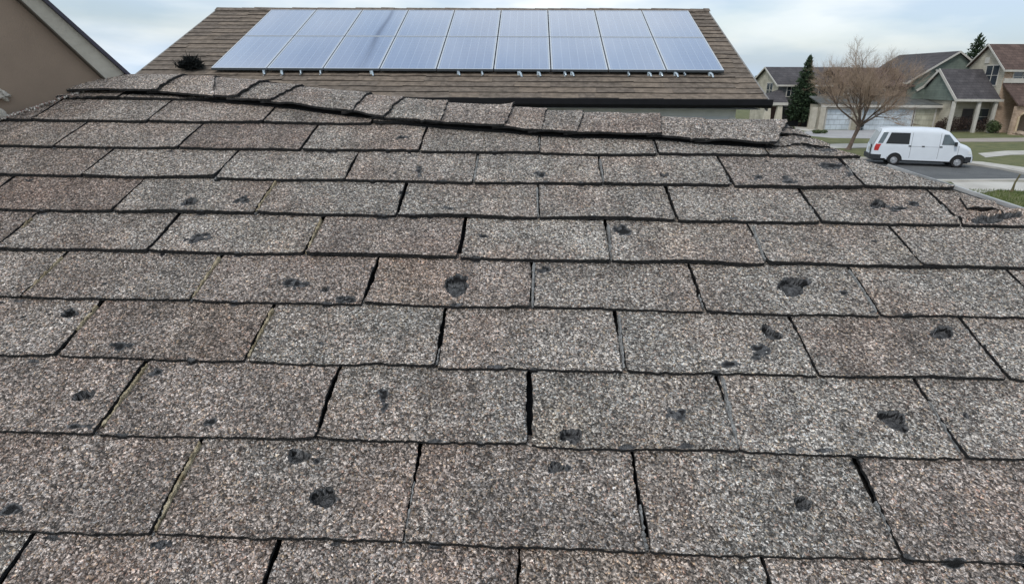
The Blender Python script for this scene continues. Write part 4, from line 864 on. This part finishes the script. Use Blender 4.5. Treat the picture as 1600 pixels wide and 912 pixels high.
# lower brown roof and brick porch with arch to the right
Yq = 65.2; zl = px_at(1580, 155, Yq)[2]; zl2 = px_at(1580, 130, Y3)[2]
mb = MB(); mb.prism([(X3+.05, Yq-.6, zl-.5), (X3+14, Yq-.6, zl-.5), (X3+14, Y3-.01, zl2), (X3+.05, Y3-.01, zl2)], (0, 0, -.15)); mb.build('lower_roof', M_RFB, hC, o3_)
mb = MB(); mb.box(X3+.05, X3+14, Y3-.16, Y3-.01, zl2+.01, zl2+.45); mb.build('belt_course', M_WHT, hC, o3_)
def arch_wall(x0, x1, y, zt, openings, m, par, org, name):
    mb = MB(); t = .4; xs = x0
    for (a, b_, spring) in openings:
        mb.box(xs, a, y, y+t, 0, zt); n_ = 10; xm = (a+b_)/2; r_ = (b_-a)/2
        for i in range(n_):
            t0, t1 = pi-pi*i/n_, pi-pi*(i+1)/n_
            mb.prism([(xm+r_*cos(t0), y, spring+r_*.55*sin(t0)), (xm+r_*cos(t1), y, spring+r_*.55*sin(t1)), (xm+r_*cos(t1), y, zt), (xm+r_*cos(t0), y, zt)], (0, t, 0))
        xs = b_
    mb.box(xs, x1, y, y+t, 0, zt); return mb.build(name, m, par, org)
ya = Yq-.3; xo = X3+.2
arch_wall(xo, X3+13.8, ya, zl-.68, [(xo+.5, xo+2.0, 1.75), (xo+3.0, xo+5.6, 1.5), (xo+7, xo+9, 1.6)], M_BRICK, hC, o3_, 'porch_arcade')
mb = MB(); mb.tube([(xo+.42, ya-.02, .3), (xo+.42, ya-.02, 1.75), (xo+.7, ya-.02, 2.05), (xo+1.25, ya-.02, 2.24), (xo+1.8, ya-.02, 2.05), (xo+2.08, ya-.02, 1.75), (xo+2.08, ya-.02, .3)], .11, 6); mb.build('arch_trim', mat('sand_trim', (.45, .36, .24), .8), hC, o3_)
wc = px_at(1590, 118, Y3); window(hC, o3_, wc[0]+.5, Y3-.005, wc[2]-.8, 1.8, 1.3)

# boulders and rubble in front of it
M_ROCK = mat('tan_rock', (.24, .18, .13), .95, .3, 1.2, 1.5, 5, c2=(.42, .34, .27))
def rock(c, r, seed, lab):
    rr = np.random.default_rng(seed); bm = bmesh.new(); bmesh.ops.create_icosphere(bm, subdivisions=3, radius=1)
    for v in bm.verts:
        q = v.co; k = 1+.22*sin(q.x*3+seed)+.18*sin(q.y*4+seed*2)+.12*sin(q.z*6+q.x*5+seed*3)+rr.normal(0, .03); v.co = Vector((q.x*r[0]*k, q.y*r[1]*k, max(-.1, q.z*r[2]*k)))
    me = bpy.data.meshes.new('boulder'); bm.to_mesh(me); bm.free(); me.materials.append(M_ROCK); o = bpy.data.objects.new('boulder', me); COL.objects.link(o); o.location = c
    return tag(o, lab, 'boulder', 'boulders by the brick porch')
for i, (x, y, r, lab) in enumerate(((1572, 203, (.8, .6, .7), 'leftmost small tan boulder below the brick porch arch'), (1586, 204, (1.1, .8, 1.2), 'tall tan boulder at the right edge of the photo by the brick porch'), (1599, 206, (1.3, .9, .9), 'broad tan boulder cut by the right edge of the photo'), (1579, 207, (1.0, .7, .5), 'low flat boulder lying in front of the taller boulders'), (1596, 211, (.9, .6, .35), 'nearest flat tan rock on the lawn before the boulders'))):
    rock(gp(x, y), r, 30+i, lab)

# ================================================================== planting
M_HEDGE = mat('maroon_hedge', (.030, .020, .018), .95, .3, 3, c2=(.085, .055, .045))
M_SHRUB = mat('green_shrub', (.035, .055, .022), .95, .3, 3, c2=(.09, .12, .05))
def shrub(name, px, py, rx, ry, rz, m, lab, cat='shrub', n=1300, s=.07, group=None, seed=0):
    rr = np.random.default_rng(seed+int(px)); c = gp(px, py); mb = MB()
    for k in range(max(3, int(rx*3))):
        cx_ = rr.uniform(-rx*.75, rx*.75); leaf_cloud(mb, (cx_, rr.uniform(-.3, .3)*ry, rz*rr.uniform(.45, .6)), rx*.4, ry*.8, rz*rr.uniform(.42, .56), int(n/max(3, int(rx*3))), s, rr)
    for k in range(5): mb.tube([(rr.uniform(-rx*.5, rx*.5), 0, 0), (rr.uniform(-rx*.6, rx*.6), 0, rz*.6)], [.03, .015], 5)
    o = mb.build(name, m, None, recalc=False); o.location = c
    return tag(o, lab, cat, group)
shrub('hedge', 1511, 206, 3.0, .8, 1.55, M_HEDGE, 'dark maroon hedge along the porch behind the van bonnet', 'hedge', 4200)
shrub('shrub', 1478, 205, 1.1, .7, 1.1, M_HEDGE, 'small dark shrub at the left end of the hedge')
shrub('shrub', 1553, 208, 1.0, .8, 1.25, M_SHRUB, 'green rounded shrub between hedge and boulders')
shrub('shrub', 1462, 204, .7, .5, .9, M_HEDGE, 'low dark shrub beside the tan garage door')
shrub('shrub', 1229, 193, .8, .6, 1.4, M_HEDGE, 'dark shrub beside the cottage porch, left of the conifer')
shrub('shrub', 1240, 190, 1.8, .9, 1.5, mat('mauve_shrub', (.14, .10, .105), .95, .3, 2, c2=(.27, .21, .21)), 'pale mauve bare shrub left of the conifer trunk', n=1800)
shrub('shrub', 1264, 196, 1.6, .9, 1.3, mat('brown_shrub', (.11, .075, .06), .95, .3, 2, c2=(.2, .14, .115)), 'brown bare shrub right of the conifer trunk', n=1800)
shrub('shrub', 1281, 209, .9, .5, .35, M_SHRUB, 'low green mound of ground cover by the driveway', n=700)
shrub('shrub', 1342, 204, .35, .3, 1.3, mat('bin_green', (.02, .03, .03), .9), 'narrow dark shrub between the two blue garage doors', n=600)

def conifer(px, py, h, r, lab, seed, Y=None, n=90):
    rr = np.random.default_rng(seed)
    base = gp(px, py) if Y is None else np.array([atY(px, py, Y)[0], Y, 0])
    o = thing('conifer', tuple(base), lab, 'tree')
    t = MB(); t.tube([(0, 0, 0), (.03, 0, h*.4), (0, 0, h*.97)], [.028*h, .02*h, .004*h], 8); t.build('trunk', mat('conifer_bark', (.055, .04, .03), .95, .3, 5), o)
    f = MB()
    lv = n
    for i in range(lv):
        k = i/lv; z = h*(.13+.86*k); rad = r*(1-k)**.85*rr.uniform(.72, 1.12)+.06
        nb = max(4, int(15*(1-k)+4))
        for j in range(nb):
            a = rr.uniform(0, 2*pi); L_ = rad*rr.uniform(.6, 1.05); dr = np.array([cos(a), sin(a), 0])
            p0 = np.array([0, 0, z]); tip = p0+dr*L_+np.array([0, 0, L_*rr.uniform(-.22, .30)+.05*h*k])
            for q in range(int(4+L_*7)):
                s_ = rr.uniform(.15, 1); c = p0+(tip-p0)*s_+rr.normal(0, .05, 3)*(1+.4*L_); d = (tip-p0)/(L_+1e-6)+rr.normal(0, .55, 3)+np.array([0, 0, .35]); d /= np.linalg.norm(d)
                sd_ = np.cross(d, rr.normal(0, 1, 3)); sd_ /= np.linalg.norm(sd_); l = rr.uniform(.14, .34); w = .075
                f.add([c-d*l*.3-sd_*w*.4, c-d*l*.3+sd_*w*.4, c+sd_*w+d*l*.2, c+d*l, c-sd_*w+d*l*.2], [(0, 1, 2, 3, 4)], int(rr.uniform() > .62))
    f.build('crown', [mat('needles', (.014, .028, .016), .95, .3, 2, c2=(.03, .055, .026)), mat('needles_light', (.035, .06, .03), .95, .3, 2, c2=(.06, .095, .045))], o, recalc=False); return o
conifer(1249, 198, px_at(1258, 91, 74)[2], 1.95, 'dark green pointed conifer in front of the grey and beige cottage', 41)
conifer(1498, 200, px_at(1499, 57, 92)[2], 4.6, 'dark conifer top rising behind the green gabled roof', 43, Y=92, n=70)

# bare deciduous tree
def bare_tree(px, py, H_, lab, seed=5):
    rr = np.random.default_rng(seed); base = gp(px, py); o = thing('bare_tree', tuple(base), lab, 'tree')
    tk = MB(); tw = MB(); M_TW = mat('tan_twigs', (.23, .165, .115), .95, .25, 3, c2=(.36, .275, .21)); M_TB = mat('tree_bark', (.115, .085, .068), .95, .35, 6, .8, 25)
    tips = []
    def limb(p, d, L_, r_, lvl):
        n = 5 if lvl < 2 else 3; pts = [p]; q = p.copy(); dd = np.array(d, float)/np.linalg.norm(d)
        for i in range(n):
            up_ = .10 if lvl < 3 else .05
            dd = dd+rr.normal(0, .10, 3)+np.array([0, 0, up_]); dd /= np.linalg.norm(dd); q = q+dd*L_/n; pts.append(q.copy())
        rad = [r_*(1-.55*i/n) for i in range(n+1)]
        (tk if lvl < 3 else tw).tube(pts, rad, 7 if lvl < 2 else 3, cap=False)
        if lvl >= 5: return
        nch = [7, 7, 7, 6, 6][lvl]
        for c in range(nch):
            t = rr.uniform(.25, 1.0) if lvl > 0 else rr.uniform(.15, 1)
            i = min(n-1, int(t*n)); pp = pts[i]+(pts[i+1]-pts[i])*(t*n-i); a = rr.uniform(0, 2*pi)
            ax = pts[i+1]-pts[i]; ax = ax/np.linalg.norm(ax); x = np.cross(ax, [0, 0, 1.]) ; x = x/np.linalg.norm(x) if np.linalg.norm(x) > .1 else np.array([1., 0, 0]); y = np.cross(ax, x)
            sp_ = rr.uniform(.35, .85); nd = ax*cos(sp_)+(x*cos(a)+y*sin(a))*sin(sp_)
            limb(pp, nd, L_*rr.uniform(.48, .68), r_*rr.uniform(.38, .52), lvl+1)
    fork = np.array([.12, 0, H_*.21])
    tk.tube([(-.12, 0, -.05), (-.06, 0, .15), (0, 0, H_*.1), fork], [.26, .17, .135, .15], 10, cap=False)
    for a, el, L_, r_ in ((1.7, 1.35, .40, .10), (0.0, .55, .42, .085), (3.1, .62, .42, .085), (1.2, .75, .38, .075), (2.3, .95, .40, .08), (4.5, .8, .36, .075), (5.5, .65, .38, .075), (.3, 1.05, .40, .08), (3.6, 1.1, .38, .07)):
        limb(fork, np.array([cos(a)*cos(el), sin(a)*cos(el), sin(el)]), L_*H_, r_, 1)
    for q_ in (tk, tw): q_.v = [(x_*(.84 if z_ > H_*.24 else 1)+(.35 if z_ > H_*.24 else .35*max(0, z_)/(H_*.24)), y_, z_) for x_, y_, z_ in q_.v]
    tk.build('trunk', M_TB, o, recalc=False); tw.build('twigs', M_TW, o, recalc=False)
    print('twig faces', len(tw.f)); return o
bare_tree(1327, 234, 8.3, 'leafless brown street tree with a fine twiggy crown left of the white van')

# small leaning stake at the right edge
sp0, sp1 = gp(1580, 300), None; mb = MB(); mb.tube([(0, 0, 0), (.03, 0, .12), (.06, .0, .45), (.20, 0, .85)], [.10, .055, .04, .035], 8)
o = mb.build('stake', mat('mossy_wood', (.11, .095, .05), .95, .3, 6), None); o.location = sp0; tag(o, 'short leaning mossy wooden stake on the verge at the right edge', 'stake')
vg = gp(1570, 305); rr = np.random.default_rng(9); gm_ = MB()
for i in range(5000):
    q = np.array([vg[0]+rr.uniform(-2.5, 4), vg[1]+rr.uniform(-3.5, 1.4), 0]); h_ = rr.uniform(.06, .16); a_ = rr.uniform(0, pi); w_ = .012
    gm_.add([q-np.array([cos(a_)*w_, sin(a_)*w_, 0]), q+np.array([cos(a_)*w_, sin(a_)*w_, 0]), q+np.array([rr.normal(0, .03), rr.normal(0, .03), h_])], [(0, 1, 2)])
tag(gm_.build('verge_grass', M_GR2, None, recalc=False), 'rough grass on the near verge by the stake', 'grass', kind='stuff')

# ================================================================== the van
vr_, vf_ = gp(1394, 258), gp(1491, 262)
dv = vf_-vr_; wb_ = np.linalg.norm(dv); rz = atan2(dv[1], dv[0]); WB = 3.45
vo = vr_.copy(); sdn = np.array([-sin(rz), cos(rz), 0])     # towards the far side
vo = vr_+sdn*.80
van = thing('parked_van', tuple(vo), 'white panel van with dark rear side window, parked at the far kerb facing right', 'van', rz=rz)
# local frame: x forward, origin below rear axle centre, y left (far side); near side is y = -.95
M_VW = mat('van_white', (.60, .64, .69), .28, .03, 2, spec=.5)
M_BLK = mat('black_plastic', (.022, .024, .027), .6, .2, 10)
M_TYRE = mat('tyre_rubber', (.018, .018, .019), .85, .2, 20)
M_RIM = mat('steel_rim', (.42, .43, .45), .4, .15, 12, metal=.6)
M_VGL = mat('van_glass', (.012, .014, .017), .10, .2, 2, spec=.35)
M_VGLB = mat('van_glass_pale', (.09, .115, .13), .08, .3, 2, spec=.5)
XB, XF = -1.30, WB+.78
def topz(x): return float(np.interp(x, [XB, XB+.07, -.6, 1.5, 2.35, 2.75, 3.25, 3.42, 3.8, 4.04, 4.16, XF], [1.98, 2.01, 2.06, 2.08, 2.05, 1.93, 1.50, 1.335, 1.22, 1.08, .90, .72]))
def botz(x):
    z = .36 if x > -.5 else .42
    for c in (0, WB):
        d = abs(x-c)
        if d < .44: z = max(z, .30+sqrt(max(0, .44**2-d*d))*1.02)
    return z
def hw(x, z):
    w = .95-.10*max(0, (z-1.05))**1.3 - .02*max(0, (.7-z))
    tp = topz(x); w -= .16*max(0, 1-(tp-z)/.22)**2.2
    if x > 3.3: w -= .17*((x-3.3)/(XF-3.3))**2.2
    if x < -1: w -= .05*((-1-x)/.22)**2
    return w
def shear(x, z): return x+.42*max(0, (z-1.05)/1.0)**1.1*max(0, min(1, (-x-.25)/.97))
xs = sorted(set([round(v, 3) for v in np.linspace(XB, XF, 60)]+[round(c+dx, 3) for c in (0, WB) for dx in (-.44, -.43, -.40, -.35, -.28, -.2, -.1, 0, .1, .2, .28, .35, .40, .43, .44)]))
NZ = 18; g = []
for x in xs:
    zb, zt2 = botz(x), topz(x); row = []
    for k in range(NZ+1):
        z = zb+(zt2-zb)*(k/NZ)**.8; row.append((shear(x, z), -hw(x, z), z))
    yt = hw(x, zt2)
    for k in range(1, 8): t = k/8; row.append((shear(x, zt2), -yt+2*yt*t, zt2+.045*sin(pi*t)*(1 if x < 2.7 else .6)))
    for k in range(NZ, -1, -1): z = zb+(zt2-zb)*(k/NZ)**.8; row.append((shear(x, z), hw(x, z), z))
    g.append(row)
bd = MB(); bd.grid(g); n_ = len(g[0])
bd.add(g[0], [tuple(range(n_))]); bd.add(g[-1], [tuple(range(n_))[::-1]])
body = bd.build('body', M_VW, van, smooth=True)
try:
    body.data.polygons.foreach_set('use_smooth', [True]*len(body.data.polygons)); md = body.modifiers.new('e', 'EDGE_SPLIT'); md.split_angle = radians(38)
except Exception: pass
ub = MB(); ub.box(XB+.15, XF-.2, -.80, .80, .26, .62); ub.box(-.55, .55, -.86, .86, .3, .86); ub.box(WB-.55, WB+.5, -.84, .84, .3, .86); ub.build('underbody', M_BLK, van)
def side_patch(name, pts, m, sgn=-1, off=.006, nx=10, nz=6):
    """patch on the body side; pts = (x0bottom, x1bottom, zb, x0top, x1top, zt)"""
    a, b_, zb, c, d, zt2 = pts; g = []
    for j in range(nz+1):
        v = j/nz; z = zb+(zt2-zb)*v; row = []
        for i in range(nx+1):
            u = i/nx; x = (a+(c-a)*v)*(1-u)+(b_+(d-b_)*v)*u; row.append((shear(x, z), sgn*(hw(x, z)+off), z))
        g.append(row)
    mb = MB(); mb.grid(g); return mb.build(name, m, van, smooth=True)
for s_ in (-1, 1):
    side_patch('window', (-.66, .66, 1.22, -.50, .64, 1.83), M_VGL, s_)['label'] = 'dark rear side window'
    side_patch('window', (-1.13, -.84, 1.24, -1.12, -.72, 1.84), M_VGLB, s_, nx=4)
    side_patch('window', (2.42, 3.22, 1.24, 2.46, 2.72, 1.79), M_VGLB, s_)
    for x in (.78, 2.30, 3.34):       # door seams
        side_patch('door_seam', (x, x+.014, .48, x, x+.014, 1.85 if x < 3 else 1.2), M_BLK, s_, .002, 1, 12)
    side_patch('rub_strip', (.80, 2.28, 1.10, .80, 2.28, 1.125), mat('seam_grey', (.35, .37, .4), .5), s_, .004, 14, 1)
    for x in (.72, 2.40, 1.45):
        h_ = MB(); yy = s_*(hw(x, 1.12)+.03); h_.box(x-.07, x+.07, min(yy, yy-s_*.03), max(yy, yy-s_*.03), 1.10, 1.16); h_.build('door_handle', M_BLK, van)
    t_ = side_patch('tail_light', (-1.22, -.98, .84, -1.21, -.90, 1.20), mat('red_lens', (.42, .03, .03), .25), s_, .012, 4, 4)
    m_ = MB(); yy = s_*1.02; m_.box(3.06, 3.16, min(yy, yy+s_*.20), max(yy, yy+s_*.20), 1.20, 1.42); m_.beam((3.1, s_*.90, 1.26), (3.1, s_*1.04, 1.28), .05, .05); m_.build('wing_mirror', M_BLK, van)
    hl = side_patch('headlight', (3.92, 4.16, .78, 3.90, 4.07, .97), mat('clear_lens', (.6, .62, .62), .15), s_, .010, 4, 3)
    side_patch('wheel_arch_trim', (-.46, -.44, .42, -.46, -.44, .5), M_BLK, s_, .004, 1, 1)
# rear: glass, bumper, plate, dark latch panel
def rear_patch(name, y0, y1, z0, z1, m, off=.008, yt=0):
    g = []
    for j in range(7):
        z = z0+(z1-z0)*j/6; row = []
        for i in range(9): y = y0+(y1-y0)*i/8; y *= (1-yt*j/6); row.append((shear(XB, z)-off, y, z))
        g.append(row)
    mb = MB(); mb.grid(g); return mb.build(name, m, van, smooth=True)
rear_patch('rear_window', -.80, .80, 1.16, 1.88, M_VGLB, yt=.08)
rear_patch('tailgate_seam', -.012, .012, .55, 1.2, M_BLK, .004)
p_ = MB(); p_.box(XB-.03, XB-.002, -.55, -.32, .62, 1.14); p_.build('latch_panel', M_BLK, van)
p_ = MB(); p_.box(XB-.022, XB-.002, -.26, .26, .80, .95); p_.build('number_plate', mat('plate', (.5, .5, .46), .5), van)
b_ = MB(); b_.prism([(XB-.10, -.88, .36), (XB-.10, .88, .36), (XB+.05, .96, .36), (XB+.52, .965, .36), (XB+.52, -.965, .36), (XB+.05, -.96, .36)], (0, 0, .26)); b_.build('rear_bumper', M_BLK, van)
b_ = MB(); b_.prism([(XF+.07, -.62, .34), (XF+.07, .62, .34), (XF-.10, .84, .34), (XF-.42, .93, .34), (XF-.42, -.93, .34), (XF-.10, -.84, .34)], (0, 0, .30)); b_.build('front_bumper', M_BLK, van)
# windscreen
g = []
for j in range(7):
    x = 3.28-(3.28-2.80)*j/6; z = topz(x); y = (hw(x, z)-.03); g.append([(x+.010, -y+2*y*i/8, z+.045*.6*sin(pi*i/8)+.012) for i in range(9)])
mb = MB(); mb.grid(g); mb.build('windscreen', M_VGL, van, smooth=True)
for cx_ in (0, WB):
    for s_ in (-1, 1):
        y0_ = s_*.90; w_ = MB(); n_ = 28
        prof = [(.20, -.0), (.22, .012), (.31, .018), (.335, -.02), (.335, -.18), (.31, -.21), (.1, -.21)]
        g = [[(cx_+r_*cos(t), y0_+s_*o_, .335+r_*sin(t)) for t in np.linspace(0, 2*pi, n_+1)] for r_, o_ in prof]
        w_.grid(g); wh = w_.build('wheel', M_TYRE, van, smooth=True)
        r_ = MB(); prof = [(.205, .006), (.19, -.03), (.14, -.012), (.10, -.02), (.06, .02), (.055, .035), (.001, .038)]
        g = [[(cx_+q*cos(t), y0_+s_*o_, .335+q*sin(t)) for t in np.linspace(0, 2*pi, n_+1)] for q, o_ in prof]; r_.grid(g)
        for k in range(8):
            t = 2*pi*k/8; r_.tube([(cx_+.155*cos(t), y0_-s_*.02, .335+.155*sin(t)), (cx_+.155*cos(t), y0_+s_*.000, .335+.155*sin(t))], .016, 6, 1)
        r_.build('rim', [M_RIM, M_BLK], wh, smooth=False)

for o_ in list(bpy.data.objects):          # the van is a high roofed one
    if o_.parent is van and o_.name.split('.')[0] != 'wheel':
        for v_ in o_.data.vertices: v_.co.z = .36+(v_.co.z-.36)*1.12 if v_.co.z > .36 else v_.co.z
